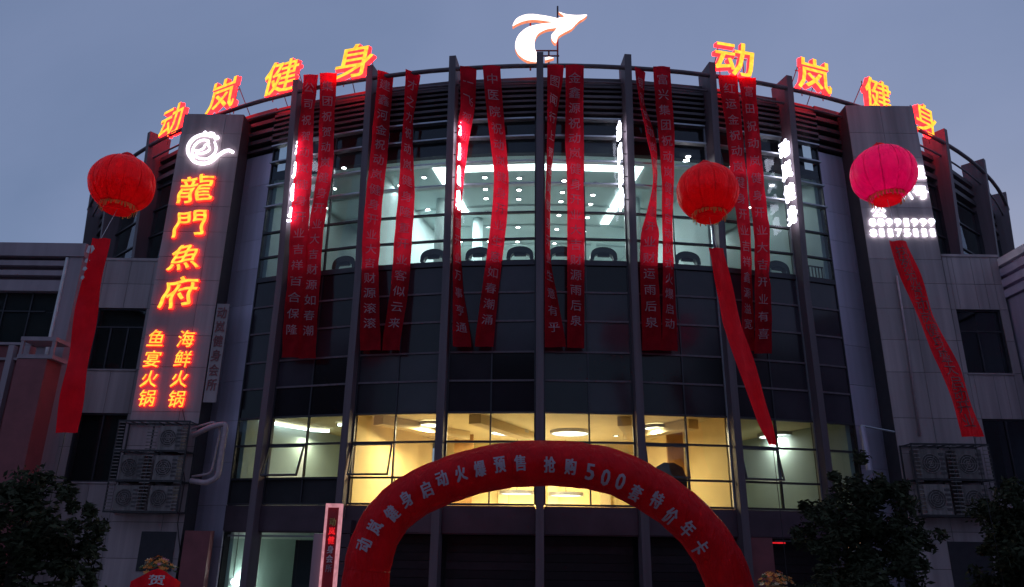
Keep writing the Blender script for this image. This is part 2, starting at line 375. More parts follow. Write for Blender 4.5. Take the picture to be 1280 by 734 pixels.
# ---- shell and rooms
for z0, z1 in ((3.72, 4.5), (8.12, 8.72), (13.45, 14.06), (19.3, 19.62)): sector('slab_edge_cover', THL, THR, -.5, -.21, z0, z1, M['dark'])  # dark covers added so the slab edges catch no sky light
sector('floor_slab', THL, THR, -12.5, -.5, 3.66, 4.42, M['floor'])
sector('ceiling_lower', THL, THR, -12.5, -.5, 8.22, 8.60, M['warmceil'])
sector('floor_upper', THL, THR, -14.5, -.5, 13.55, 14.02, M['floor'])
sector('ceiling_upper', THL, THR, -14.5, -.5, 19.32, 19.6, M['whiteceil'])
sector('roof', THL, THR, -24, -.3, 22.6, 22.97, M['concrete'])
sector('parapet_wall', THL, THR, -1.25, -1.0, 19.6, 22.6, M['dark'])
sector('back_wall', THL, THR, -14.6, -14.3, 13.98, 19.34, M['greywall'])
sector('back_wall', -14.45, 10.5, -10.2, -9.9, 4.4, 8.24, M['warmwall'])
sector('back_wall', THL, -14.45, -9.2, -8.9, 4.4, 8.24, M['shopwall'])
sector('back_wall', 10.5, THR, -9.2, -8.9, 4.4, 8.24, M['greywall'])
sector('dark_wall', THL, THR, -4.2, -4.0, 8.6, 13.6, M['dark'])
def radial(name, th, r0, r1, z0, z1, m, t=.12):
    x = Vector((cos(radians(th)), sin(radians(th)), 0))*t
    MB().prism([P(th, r0, z0)-x, P(th, r1, z0)-x, P(th, r1, z1)-x, P(th, r0, z1)-x], x*2, m).build(name, BLD)
radial('partition_wall', -14.45, -9.2, -.5, 4.4, 8.24, M['warmwall'])
radial('partition_wall', 10.5, -9.2, -.5, 4.4, 8.24, M['warmwall'])
for z0, z1 in ((4.4, 8.24), (8.6, 13.6), (14.0, 19.34)):
    radial('end_wall', THL+.15, -14.3, -.4, z0, z1, M['greywall']); radial('end_wall', THR-.15, -14.3, -.4, z0, z1, M['greywall'])
radial('partition_wall', -14.6, -14.3, -1.2, 14.0, 19.34, M['greywall'])
radial('partition_wall', 11.0, -14.3, -1.2, 14.0, 19.34, M['greywall'])
# brown curtain panel and ceiling beams of the lower hall
fr, L = facet(9.0, 9.9, -4.5); piece('curtain_panel', BLD, M['brownwall'], fr, (.75, .1, 3.7), (0, 0, 6.3))
fr, L = facet(-9.7, -9.0, -7); piece('curtain_panel', BLD, M['brownwall'], fr, (.9, .1, 3.7), (0, 0, 6.3))
for (ta, ra, tb, rb) in ((-13.5, -1.5, -9.0, -6.5), (-6.5, -1.6, -2.8, -7), (4.0, -1.8, 7.5, -6.8), (9.2, -2.0, 6.2, -6)):
    a, c = P(ta, ra, 8.02), P(tb, rb, 8.02)
    piece('ceiling_beam', BLD, M['beam'], frame((a+c)/2, c-a), ((c-a).length, .55, .38))
for th in (-12.2, -6.0, -.4, 5.6):                    # wall pilasters and dado of the lower hall
    fr, L = facet(th-.3, th+.3, -9.75); piece('wall_pilaster', BLD, M['beam'], fr, (.5, .3, 3.75), (0, 0, 6.3))
for ta, tb in ((-11.8, -6.4), (-5.6, -.8), (.0, 5.2), (6.0, 10.2)):
    fr, L = facet(ta, tb, -9.85); piece('wall_panel', BLD, M['beam'], fr, (L*.8, .06, 1.5), (0, 0, 7.0)); piece('wall_panel', BLD, M['warmceil'], fr, (L*.72, .03, 1.3), (0, -.05, 7.0))
for th, rr in ((-18.0, -5.5), (-11.2, -4.5), (-8.6, -7.0), (6.9, -4.5), (13.6, -6.5), (8.6, -8.0)):       # round columns upstairs
    q = P(th, rr, 0); MB().tube([Vector((q.x, q.y, 14.02)), Vector((q.x, q.y, 19.32))], .26, M['greywall'], 14).build('round_column', BLD, True)
for k, th in enumerate((-19.5, -17.0, -12.5, -10.3, 7.2, 9.2, 13.0, 16.2)):      # dark openings and panels on the upper back wall
    fr, L = facet(th-.9, th+.9, -14.2); piece('wall_opening', BLD, M['mull'] if k % 2 == 0 else M['beam'], fr, (L*.9, .1, 3.2), (0, 0, 15.7))
for r in (-3.2, -5.4, -7.8, -10.4):                   # ceiling battens across the upper hall
    for ta, tb in ((-22.9, -14.8), (-14.4, -9.8), (-9.2, 5.0), (5.7, 10.8), (11.2, 19.5)): sector('ceiling_batten', ta, tb, r-.06, r, 19.22, 19.33, M['greywall'], 6)

# ---- ground floor: shutters and a lit shop
for i in range(2, 7):
    fr, L = facet(edges[i], edges[i+1], -1.0)
    for k in range(8):
        piece('shutter_slat', BLD, M['shutter'], fr, (L-.35, .06 + .05*(k % 2), .285), (0, 0, 3.38-.3*k))
sector('ground_wall', -14.2, THR, -1.5, -1.3, 1.2, 3.66, M['dark'])
sector('shop_wall', THL, -14.6, -6.2, -6.0, 1.2, 3.66, M['shopwall'])
radial('shop_side', -14.5, -6.1, -.6, 1.2, 3.66, M['shopwall']); radial('shop_side', THL+.1, -6.1, -.5, 1.2, 3.66, M['shopwall'])
for i in (0, 1):
    fr, L = facet(edges[i], edges[i+1], -.25)
    for k in range(1 if i == 0 else 2):
        n = 1 if i == 0 else 2
        piece('shop_pane', BLD, M['pane'], fr, ((L-.35)/n-.06, .02, 2.1), ((k-(n-1)/2)*(L-.35)/n, 0, 2.28))
    piece('shop_head', BLD, M['alu'], fr, (L-.3, .12, .06), (0, -.02, 3.44))
fr, L = facet(-18.2, -15.2, -.8); piece('shop_door_screen', BLD, M['dark'], fr, (1.5, .08, 2.1), (-.2, 0, 2.25))
# stone pillar under the second fin
fr, L = facet(-15.4, -13.4, .15)
for k in range(5): piece('pillar_block', BLD, M['fascia'], fr, (1.12, .5, .46), (.0, .05, 3.8-.49*k))
# ---- lavender metal skin between glass and towers
for (a, c, lo) in ((-27.4, THL, 1.2), (THR, 24.2, 1.2)):
    n = 2; zs = [1.2, 3.0, 4.6, 6.3, 8.0, 9.7, 11.4, 13.1, 14.8, 16.2, 17.6, 19.0, 20.6]
    for k in range(n):
        fr, L = facet(a+(c-a)*k/n, a+(c-a)*(k+1)/n, -.10)
        for z0, z1 in zip(zs, zs[1:]): piece('metal_panel', BLD, M['lav'], fr, (L-.014, .06, z1-z0-.014), (0, 0, (z0+z1)/2))
        for z, h in ((20.82, .12), (21.3, .2), (21.8, .2), (22.3, .2), (22.8, .3)): piece('louvre_slat', BLD, M['slat'], fr, (L+.02, .26, h), (0, -.06, z))
    sector('metal_backing', a, c, -.5, -.2, 1.2, 22.9, M['dark'], 3)
# ---- wings behind the towers
for (ths) in ([-27.4, -31.0, -34.3] + WINGL + [-60], [24.2, 27.5, 30.6] + WINGR + [56]):
    s = sorted(ths)
    for a, c in zip(s, s[1:]):
        fr, L = facet(a, c, -.12)
        for z0, z1 in ((15.1, 16.5), (16.5, 18.0), (18.0, 19.5), (19.5, 20.8)):
            piece('wing_pane', BLD, M['pane'], fr, (L-.12, .03, z1-z0-.05), (0, 0, (z0+z1)/2))
            piece('transom', BLD, M['mull'], fr, (L-.1, .14, .07), (0, -.02, z1))
        for z, h in ((21.3, .24), (21.9, .24), (22.45, .24)): piece('louvre_slat', BLD, M['slat'], fr, (L-.1, .3, h), (0, -.05, z))
        piece('wing_column', BLD, M['mull'], fr, (.16, .2, 5.8), (L/2-.1, -.06, 18.0))
    sector('wing_wall', s[0], s[-1], -1.2, -.6, 1.2, 22.9, M['dark'], 8)

# ---- flat side blocks and towers with cladding
def clad(parent, x0, x1, z0, z1, Y, xs, zs, holes=(), th=.05, back=None, dep=.5):
    b = MB()
    for xa, xb in zip(xs, xs[1:]):
        for za, zb in zip(zs, zs[1:]):
            mx, mz = (xa+xb)/2, (za+zb)/2
            if any(h[0] < mx < h[1] and h[2] < mz < h[3] for h in holes): continue
            b.box((xa, Y+.04, za), (xb, Y+dep, zb), M['tileback'])
            piece('cladding_panel', parent, M['tile'], AX, (xb-xa-.016, th, zb-za-.016), ((xa+xb)/2, Y+th/2+random.uniform(0, .004), (za+zb)/2))
    return b
def wall_part(name, x0, x1, z0, z1, Y, xs, zs, holes=(), dep=.5):
    # backing first so that its panels can hang on it
    b = MB()
    for xa, xb in zip(xs, xs[1:]):
        for za, zb in zip(zs, zs[1:]):
            if any(h[0] < (xa+xb)/2 < h[1] and h[2] < (za+zb)/2 < h[3] for h in holes): continue
            b.box((xa, Y+.045, za), (xb, Y+dep, zb), M['tileback'])
    o = b.build(name, BLD)
    for xa, xb in zip(xs, xs[1:]):
        for za, zb in zip(zs, zs[1:]):
            if any(h[0] < (xa+xb)/2 < h[1] and h[2] < (za+zb)/2 < h[3] for h in holes): continue
            piece('cladding_panel', o, M['tile'], AX, (xb-xa-.016, .04, zb-za-.016), ((xa+xb)/2, Y+.02+random.uniform(0, .004), (za+zb)/2))
    return o
def window(x0, x1, z0, z1, Y, splits, transom=None):
    b = MB(); t = .06
    b.box((x0, Y+.10, z0), (x0+t, Y+.24, z1), M['mull']); b.box((x1-t, Y+.10, z0), (x1, Y+.24, z1), M['mull'])
    b.box((x0+t, Y+.102, z0), (x1-t, Y+.238, z0+t), M['mull']); b.box((x0+t, Y+.102, z1-t), (x1-t, Y+.238, z1), M['mull'])
    for s in splits: b.box((s-.03, Y+.11, z0+t), (s+.03, Y+.23, transom if transom else z1-t), M['mull'])
    if transom: b.box((x0+t, Y+.106, transom), (x1-t, Y+.234, transom+.06), M['mull'])
    o = b.build('window', BLD)
    xs = [x0+t] + list(splits) + [x1-t]
    for xa, xb in zip(xs, xs[1:]):
        piece('pane', o, M['pane'], AX, (xb-xa-.06, .012, (transom or z1-t)-z0-t), ((xa+xb)/2, Y+.17, (z0+t+(transom or z1-t))/2))
    if transom: piece('pane', o, M['pane'], AX, (x1-x0-2*t, .012, z1-t-transom-.06), ((x0+x1)/2, Y+.17, (transom+.06+z1-t)/2))
    piece('window_sill', o, M['tile'], AX, (x1-x0+.1, .2, .06), ((x0+x1)/2, Y+.05, z0-.035))
    MB().box((x0-.02, Y+.52, z0-.1), (x1+.02, Y+2.2, z1+.1), M['dark']).build('window_room', BLD) if False else None
    return o
ZT = [1.2, 2.55, 3.9, 5.45, 6.85, 8.25, 10.13, 11.5, 12.87, 14.0, 15.1]
ZT2 = ZT + [16.3, 17.55, 18.8, 20.05, 21.3]
TWL = wall_part('tower', -15.6, -12.8, 1.2, 22.35, 30.4, [-15.62, -13.62, -12.79], ZT2 + [22.35], dep=1.6)
TWR = wall_part('tower', 15.4, 18.5, 1.2, 22.76, 29.6, [15.38, 16.95, 18.52], ZT2 + [22.76], dep=2.2)
LW = [(-18.2, -16.05, 10.13, 12.87), (-18.2, -16.05, 5.45, 8.25), (-14.3, -13.1, 2.0, 3.4)]
wall_part('side_wall', -19.4, -15.6, 1.2, 15.1, 31.0, [-19.4, -18.2, -17.1, -16.05, -15.63], ZT, LW)
RW = [(18.75, 20.6, 10.13, 12.87), (18.95, 20.95, 5.45, 8.25), (18.6, 20.2, 1.2, 3.9)]
wall_part('side_wall', 18.5, 21, 1.2, 15.25, 29.62, [18.54, 18.75, 18.95, 19.75, 20.2, 20.6, 20.95], ZT[:-1] + [15.25], RW)
window(-18.2, -16.05, 10.13, 12.87, 31.0, [-17.5, -16.75], 12.0)
window(-18.2, -16.05, 5.45, 8.25, 31.0, [-17.1], None)
window(18.75, 20.6, 10.13, 12.87, 29.62, [19.55], 11.9)
window(18.95, 20.95, 5.45, 8.25, 29.62, [19.95], None)
MB().box((-19.4, 31.52, 1.2), (-15.7, 34, 15.0), M['dark']).build('side_block', BLD)
MB().box((18.6, 31.9, 1.2), (21.0, 34, 15.1), M['dark']).build('side_block', BLD)
MB().box((-19.4, 30.97, 15.1), (-15.63, 31.6, 15.22), M['tile']).build('wall_coping', BLD)
MB().box((18.53, 29.58, 15.25), (20.97, 30.3, 15.36), M['tile']).build('wall_coping', BLD)
MB().box((-14.35, 30.36, 2.1), (-13.0, 30.395, 3.55), M['mull']).build('ground_window', BLD)
MB().box((16.7, 29.56, 1.2), (18.3, 29.595, 3.55), M['mull']).build('ground_door', BLD)
# entrance pier, its red light put into the paint colour
MB().box((-12.6, 30.2, 1.2), (-11.6, 30.6, 3.6), M['redpaint_redlit']).build('entrance_pier', BLD)

# ================================================================== things inside the windows
def lamp(parent, loc, energy, col, size=.6, kind='AREA', rot=(0, 0, 0)):
    l = bpy.data.lights.new('lamp_light', kind); l.energy = energy; l.color = col
    if kind == 'AREA': l.shape = 'DISK'; l.size = size
    else: l.shadow_soft_size = size
    o = bpy.data.objects.new('lamp_light', l); COL.objects.link(o); o.parent = parent
    o.location = Vector(loc) - ORI[parent.name]; o.rotation_euler = rot; return o
def atz(px, py, z):
    r = ray(px, py); t = (z-CZ)/r.z; p = r*t; return Vector((p.x, p.y, z))
# the long white cove light under the upper ceiling: one frame of three runs
cove = thing('cove_light', P(-2, -2, 19.25), 'long bright white light strip under the upper ceiling, bent back at both ends', 'ceiling light')
def strip(pts, wd, name='light_strip'):
    b = MB()
    for a, c in zip(pts, pts[1:]):
        d = (c-a).normalized(); s = Vector((-d.y, d.x, 0))*wd/2
        b.hexa([a-s, c-s, c+s, a+s] + [v + Vector((0, 0, .05)) for v in (a-s, c-s, c+s, a+s)], M['lampw'])
    return b.build(name, cove)
zc = 19.25
strip([P(t, -1.5, zc) for t in arc(-9.6, 5.3, 10)], .5)
strip([P(-9.9, -1.1, zc), P(-9.6, -6.3, zc)], .45); strip([P(5.6, -1.1, zc), P(5.3, -7.5, zc)], .45)
DG = 'round downlights in the upper hall ceiling'
def downlight(p, m, lab, grp, r=.14, light=0):
    b = MB(); n = 10
    b.lathe((p.x, p.y, p.z), [(r*1.45, .03), (r*1.45, -.012), (r*1.05, -.012)], M['alu'], n)
    t = thing('downlight', p, lab, 'ceiling light', grp); b.build('trim_ring', t)
    if light: lamp(t, p - Vector((0, 0, .06)), light, (.9, .97, 1), .3)
    MB().add([(p.x + r*1.05*cos(2*pi*k/n), p.y + r*1.05*sin(2*pi*k/n), p.z-.008) for k in range(n)], [tuple(range(n))], m).build('lens', t)
ORD = ('front', 'second', 'third', 'fourth', 'fifth', 'rearmost')
for x, cname in ((-2.9, 'leftmost'), (-1.33, 'second'), (.27, 'middle'), (2.36, 'fourth'), (3.85, 'rightmost')):
    for y, rname in zip((30.6, 31.8, 32.8, 34.4, 36.2, 38.2), ORD): downlight(Vector((x, y + (x+1)**2*.02, 19.29)), M['dot'], f'small bright round downlight on the upper ceiling, {rname} row, {cname} column', DG, .105, 230 if (y in (34.4, 38.2) and x in (-2.9, .27, 3.85)) else 0)
for px, py, lab in ((430, 210, 'highest downlight right of the first banner pair'), (418, 236, 'middle downlight right of the first banner pair'), (407, 260, 'lowest downlight right of the first banner pair'),
        (478, 297, 'low downlight behind the second banner pair'), (520, 290, 'low downlight right of the second banner pair'), (335, 285, 'upper downlight in the narrow leftmost pane'), (345, 310, 'lower downlight in the narrow leftmost pane'),
        (968, 306, 'low downlight left of the last tall fin'), (915, 208, 'highest downlight behind the rightmost banner pair'), (928, 234, 'middle downlight behind the rightmost banner pair'), (939, 259, 'lowest downlight behind the rightmost banner pair'), (890, 290, 'downlight just below the middle lantern'), (455, 226, 'high downlight behind the second fin'), (500, 232, 'high downlight between the strips of the second banner pair'), (530, 222, 'high downlight beside the bright strip end'),
        (497, 262, 'mid-height downlight between the strips of the second banner pair'), (535, 262, 'mid-height downlight under the bright strip end'), (860, 196, 'highest downlight above the middle lantern'), (842, 280, 'low downlight left of the middle lantern'), (965, 232, 'mid-height downlight beside the rightmost white blade sign'), (957, 272, 'low downlight beside the rightmost white blade sign'), (348, 238, 'high downlight in the narrow leftmost pane'), (1024, 262, 'downlight in the narrow pane right of the last fin'), (1030, 300, 'low downlight in the narrow pane above the railing')):
    downlight(atz(px, py, 19.29), M['dot'], 'small ' + lab + ', in the dimmer upper hall', 'downlights at the dim ends of the upper hall', .10, 16)
# exercise machines on the upper floor, dark arched tops just above the sill
def machine(px, lab, big=1.0):
    p = onwall(px, 326, -1.1); th = math.degrees(atan2(p.x-X0, Y0-p.y)); fr = frame(P(th, -1.1, 14.02), (cos(radians(th)), sin(radians(th)), 0))
    t = thing('exercise_machine', fr.translation, lab, 'gym machine', 'gym machines along the upper window')
    b = MB(); pts = []
    for k in range(13):
        a = pi*k/12; pts.append((-.58*cos(a)*big, .62 + .56*sin(a)**.6*big))
    inn = [(x*.72, .60 + (z-.62)*.55) for x, z in reversed(pts)]
    b.prism([fr @ Vector((x, 0, z+.1)) for x, z in pts + inn], fr.to_3x3() @ Vector((0, .3, 0)), M['machine']); b.build('arched_hood', t)
    b = MB()
    for s in (-.5, .5): b.tube([fr @ Vector((s*big, .15, .0)), fr @ Vector((s*big, .15, .75))], .05, M['machine'])
    b.build('upright', t)
    piece('deck', t, M['machine'], fr, (.8, 1.7, .2), (0, .9, .12)); piece('console', t, M['machine'], fr, (.5, .1, .28), (0, .12, 1.0))
for px, lab in ((598, 'dark arched gym machine left of the middle, half behind a banner'), (650, 'dark arched gym machine clear in the pane left of the middle fin'),
                (702, 'dark arched gym machine partly hidden by the banners right of the middle fin'), (755, 'dark arched gym machine in the pane left of the white sign fin'),
                (541, 'dark arched gym machine seen dimly right of the second banner pair'), (430, 'dark arched gym machine in the dim left bay by the first banner pair'),
                (860, 'dark arched gym machine in the dim pane below the middle lantern'), (972, 'dark arched gym machine in the pane right of the last banner pair')):
    machine(px, lab)
# lower hall lamps
def ringlamp(p, r, lab, grp, m, en, col, pend=0):
    t = thing('ring_lamp', p, lab, 'ceiling light', grp)
    b = MB(); b.lathe((p.x, p.y, p.z), [(r*.12, .0), (r, -.02), (r*1.02, .06), (r*.12, .09)], m, 28); b.build('glowing_disc', t)
    MB().lathe((p.x, p.y, p.z), [(r*1.03, -.05), (r*1.12, -.04), (r*1.12, .10), (r*1.03, .10)], M['alu'], 28).build('rim', t)
    if pend: MB().tube([p, p + Vector((0, 0, pend))], .015, M['steel'], 5).build('hanger', t)
    lamp(t, p - Vector((0, 0, .12)), en, col, r)
warm = (1, .76, .43)
ringlamp(Vector((-.05, 34.3, 8.12)), .82, 'glowing round lamp on the lower hall ceiling left of the middle fin', 'round lamps in the lower hall', M['ring'], 600, warm)
ringlamp(Vector((2.75, 34.2, 8.12)), .82, 'glowing round lamp on the lower hall ceiling right of the middle fin', 'round lamps in the lower hall', M['ring'], 600, warm)
ringlamp(Vector((.35, 36.4, 5.55)), .75, 'low hanging round lamp above the arch, left of the middle fin', 'round lamps in the lower hall', M['ring'], 260, warm, 2.6)
ringlamp(Vector((2.7, 36.4, 5.5)), .75, 'low hanging round lamp above the arch, right of the middle fin', 'round lamps in the lower hall', M['ring'], 260, warm, 2.6)
ringlamp(Vector((12.4, 34.3, 8.12)), .85, 'white glowing round lamp in the pale right hand room', 'round lamps in the side room', M['ringw'], 330, (1, .95, .78))
ringlamp(P(-10.5, -3.5, 8.1), .5, 'small round ceiling lamp in the left bay of the lower hall', 'round lamps in the lower hall', M['dotw'], 560, warm)
ringlamp(P(7.5, -3.8, 8.1), .5, 'small round ceiling lamp in the right bay of the lower hall', 'round lamps in the lower hall', M['dotw'], 560, warm)
for px, py, lab in ((475, 529, 'upper one above the left open window'), (486, 545, 'lower one above the left open window'), (580, 546, 'left of the round lamps'), (776, 530, 'upper one right of the round lamps'), (770, 545, 'lower one right of the round lamps'),
        (812, 533, 'above the right open window'), (875, 532, 'upper one left of the brown curtain'), (866, 546, 'lower one left of the brown curtain'), (555, 532, 'beside the third fin'), (505, 560, 'low one by the left ceiling beam'), (530, 540, 'beside the left ceiling beam')):
    downlight(atz(px, py, 8.19), M['dotw'], 'tiny warm downlight in the lower hall, ' + lab, 'downlights in the lower hall', .10)
ls = thing('strip_light', P(-21.7, -2, 8.1), 'bent white strip light in the left corner room', 'ceiling light')
b = MB(); a, c, d = P(-22.9, -1.2, 8.12), P(-22.0, -4.2, 8.12), P(-20.9, -4.6, 8.12)
b.tube([a, c, d], .07, M['lampw'], 6); b.build('tube', ls); lamp(ls, c - Vector((0, 0, .3)), 60, (1, .9, .6), .6)
ls = thing('strip_light', P(-17, -3, 8.1), 'white strip light above the open window in the left room', 'ceiling light')
MB().tube([P(-18.2, -3.0, 8.12), P(-16.2, -3.2, 8.12)], .06, M['lampw'], 6).build('tube', ls); lamp(ls, P(-17.2, -3.6, 7.8), 70, (1, .92, .68), .6)
for px, py, lab in ((348, 536, 'above the open window'), (355, 561, 'seen through the open window'), (398, 558, 'right of the open window'), (308, 562, 'under the bent strip light')): downlight(atz(px, py, 8.19), M['dotw'], 'tiny downlight in the dim left room, ' + lab, 'downlights in the left room', .06)
pl = thing('potted_plant', P(-11.6, -1.1, 4.42), 'leafy potted plant standing behind the pane below the open window', 'plant')
q = P(-11.6, -1.1, 4.42); rp = random.Random(2); MB().lathe(q, [(.14, 0), (.2, .4), (.17, .4), (.12, .35)], M['whitepaint'], 14).build('pot', pl, True)
b = MB()
for k in range(26):
    a = rp.uniform(0, 2*pi); h = rp.uniform(.3, .85); d = Vector((cos(a), sin(a), 0)); u = Vector((-sin(a), cos(a), 0))*.05; o0 = q + Vector((0, 0, .4))
    b.add([o0, o0 + d*.16*h + Vector((0, 0, h*.6)) - u, o0 + d*.42*h + Vector((0, 0, h)), o0 + d*.16*h + Vector((0, 0, h*.6)) + u], [(0, 1, 2, 3)], M['plant'])
b.build('foliage', pl)['kind'] = 'stuff'
for th, z, lab in ((-9.0, 6.5, 'dark framed picture on the lower hall wall behind the left part of the arch'), (7.6, 6.6, 'dark framed picture on the lower hall wall by the brown curtain')):
    fr, L = facet(th-.8, th+.8, -9.78); t = thing('wall_picture', fr.translation + Vector((0, 0, z-.5)), lab, 'picture', None)
    piece('picture_frame', t, M['frame_wood'], fr, (1.5, .05, 1.0), (0, 0, z)); piece('canvas', t, M['canvas'], fr, (1.3, .02, .8), (0, -.03, z))
# chair back seen through the open window on the right
p = onwall(838, 612, -.9); ch = thing('armchair', Vector((p.x, p.y, 4.42)), 'dark high-backed armchair seen through the open window beside the arch', 'chair')
b = MB(); b.prism([(p.x-.62+.1*0, p.y, 4.42+.55), (p.x+.62, p.y, 4.97), (p.x+.66, p.y, 5.75), (p.x+.5, p.y, 6.15), (p.x+.2, p.y, 6.32), (p.x-.2, p.y, 6.32), (p.x-.5, p.y, 6.15), (p.x-.66, p.y, 5.75)], (0, .16, 0), M['hide']); b.build('backrest', ch)
MB().box((p.x-.55, p.y+.16, 4.82), (p.x+.55, p.y+.85, 5.0), M['machine']).build('seat', ch)
for sx in (-.5, .5):
    for sy in (.05, .75): MB().box((p.x+sx-.04, p.y+sy-.0, 4.42), (p.x+sx+.04, p.y+sy+.08, 4.82), M['machine']).build('leg', ch)
# shop lamp
p = onwall(291, 727, -.75); sp = thing('shop_lamp', p, 'bright round lamp inside the pale shop by the entrance', 'lamp')
MB().lathe(p, [(.001, -.12), (.1, -.08), (.13, 0), (.1, .08), (.001, .12)], M['led'], 14).build('globe', sp, True)
MB().tube([p + Vector((0, 0, .1)), Vector((p.x, p.y, 3.62))], .015, M['steel'], 5).build('stem', sp); lamp(sp, p - Vector((-.3, -.5, 0)), 200, (.8, 1, .92), .15, 'POINT')

fr, L = facet(TH[6], THR, -.5); rl = thing('railing', fr.translation + Vector((0, 0, 14.02)), 'dark low railing behind the narrow pane right of the last tall fin', 'railing')
for k in range(9): piece('baluster', rl, M['steel'], fr, (.035, .035, .95), (-.7+.17*k, 0, 14.5))
for z in (14.98, 14.1): piece('rail', rl, M['steel'], fr, (1.5, .06, .05), (0, 0, z))

# ================================================================== signs
def fan(th, rho, z): return frame(P(th, rho, z), (cos(radians(th)), sin(radians(th)), 0))
GR = 'lit characters standing on the roof rail'
for ch, th, w, lab in (('动', -34.6, 2.0, 'yellow roof character 动 at the far left, behind the fish-emblem tower'), ('岚', -28.2, 2.0, 'yellow roof character 岚 above the fish-emblem tower'),
                  ('健', -22.2, 1.95, 'yellow roof character 健 just right of the fish-emblem tower'), ('身', -15.85, 1.95, 'yellow roof character 身 ending the left group'),
                  ('动', 12.35, 1.95, 'yellow roof character 动 starting the right group'), ('岚', 19.2, 1.95, 'yellow roof character 岚 second in the right group'),
                  ('健', 25.6, 1.85, 'yellow roof character 健 above the phone-number tower'), ('身', 31.5, 1.95, 'yellow roof character 身 at the far right behind the phone-number tower')):
    fr = fan(th, .55, 23.85 if abs(th) > 31 else 24.08); t = thing('roof_letter', P(th, .5, 23.1), lab, 'sign letter', GR)
    b = MB(); solid_glyph(b, ch, fr @ Matrix.Translation((0, -.10, 0)), w*.98, 1.82, .14, M['neon'], M['neonred'], .012, .12); b.build('letter_face', t)
    b = MB(); solid_glyph(b, ch, fr, w*1.02, 1.88, .09, M['neonred'], M['neonred'], .018, .12); b.build('letter_halo', t)  # larger red copy stands in for the glow around the letter
    lamp(t, fr @ Vector((0, -.45, -.75)), 42, (1, .03, .03), .5, 'POINT')
    b = MB()
    for x in (-.6, .6):
        b.tube([fr @ Vector((x, .10, -1.05)), fr @ Vector((x, .10, .8))], .025, M['steel'], 5)
        b.tube([fr @ Vector((x, .12, .6)), fr @ Vector((x, 1.5, -1.1))], .022, M['steel'], 5)
    b.tube([fr @ Vector((-.8, .11, .3)), fr @ Vector((.8, .11, .3))], .025, M['steel'], 5); b.build('support_frame', t)
# arrow-shaped bird emblem on the roof
Yb = 27.55
bird = thing('roof_emblem', at(690, 84, Yb), 'white glowing swoosh emblem like a rising bird on the roof centre', 'sign')
def bp(pts): return [at(625 + x/7.34, 5 + y/7.34, Yb) for x, y in pts]
def smooth(pts, n=4):
    o = []; m = len(pts)
    for i in range(m):
        p0, p1, p2, p3 = (Vector(pts[(i+k-1) % m]) for k in range(4))
        for j in range(n):
            t = j/n; o.append(.5*((2*p1) + (p2-p0)*t + (2*p0-5*p1+4*p2-p3)*t*t + (3*p1-p0-3*p2+p3)*t**3))
    return o
for name, pts in (('upper_stroke', [(115, 203), (150, 135), (220, 100), (300, 92), (420, 108), (520, 130), (560, 150), (520, 168), (430, 158), (320, 145), (230, 155), (160, 180)]),
                  ('lower_stroke', [(520, 172), (525, 215), (430, 232), (350, 275), (318, 340), (320, 410), (345, 455), (380, 490), (370, 530), (280, 528), (200, 492), (148, 430), (140, 360), (170, 285), (240, 220), (330, 190), (430, 176)]),
                  ('arrow_head', [(538, 72), (600, 92), (700, 102), (798, 98), (770, 130), (715, 165), (660, 225), (590, 262), (535, 300), (512, 360), (478, 330), (472, 285), (512, 235), (522, 190), (530, 130), (590, 118)]),
                  ('tail_tip', [(412, 492), (450, 484), (495, 494), (450, 508), (415, 518)])):
    q = [Vector((x, y, 0)) for x, y in pts]; q = smooth(q, 3) if name != 'tail_tip' else q
    poly = bp([(v.x, v.y) for v in q])
    b = MB(); n = len(poly)
    b.add(poly, [tuple(range(n))], M['ledpink'])
    bk = [v + Vector((0, .2, 0)) for v in poly]
    b.add(poly + bk, [(i, (i+1) % n, n+(i+1) % n, n+i) for i in range(n)], M['emberedge']); b.add(bk, [tuple(range(n))], M['neonred'])
    b.build(name, bird)
b = MB()
for px, y0, y1 in ((697, 8, 84), (663, 28, 88), (686, 63, 84)): b.tube([at(px, y1, Yb+.4), at(px, y0, Yb+.4)], .04, M['steel'], 6)
b.tube([at(668, 63.5, Yb+.4), at(698, 63.5, Yb+.4)], .035, M['steel'], 6); b.tube([at(661, 70, Yb+.4), at(699, 70, Yb+.4)], .035, M['steel'], 6); b.build('support_frame', bird)

# left tower: brush characters, small characters, fish emblem
YT = 30.38
def sign_char(ch, px, py, wpx, hpx, lab, grp, Y=YT, mf='neonor', ms='neonsoft', bold=.02, dep=.12, name='sign_letter', shear=.1, rise=0):
    c = at(px, py, Y); w = (at(px+wpx/2, py, Y)-at(px-wpx/2, py, Y)).x; h = (at(px, py-hpx/2, Y)-at(px, py+hpx/2, Y)).z
    t = thing(name, c - Vector((0, 0, h/2)), lab, 'sign letter', grp)
    b = MB(); solid_glyph(b, ch, frame(c - Vector((0, dep*.5, 0)), (1, 0, 0)), w*.98, h*.98, dep*.5, M[mf], M[ms], bold*.42, shear, True, rise); b.build('letter_face', t)
    b = MB(); solid_glyph(b, ch, frame(c, (1, 0, 0)), w*1.01, h*1.01, dep*.45, M[ms], M[ms], bold*.62, shear, True, rise); b.build('letter_halo', t); return t  # red copy behind, put in for the character's halo
for ch, px, py, w, h, lab in (('龍', 246, 237, 43, 34, 'large yellow character 龍, topmost of the column on the fish-emblem tower'), ('門', 239, 281, 36, 32, 'large yellow character 門, second down on the fish-emblem tower'),
                         ('魚', 232, 322, 37, 32, 'large yellow character 魚, third down on the fish-emblem tower'), ('府', 225, 366, 43, 38, 'large yellow character 府, lowest big one on the fish-emblem tower')):
    sign_char(ch, px, py, w, h, lab, 'large characters on the fish-emblem tower', bold=.024, shear=.10, rise=.16)
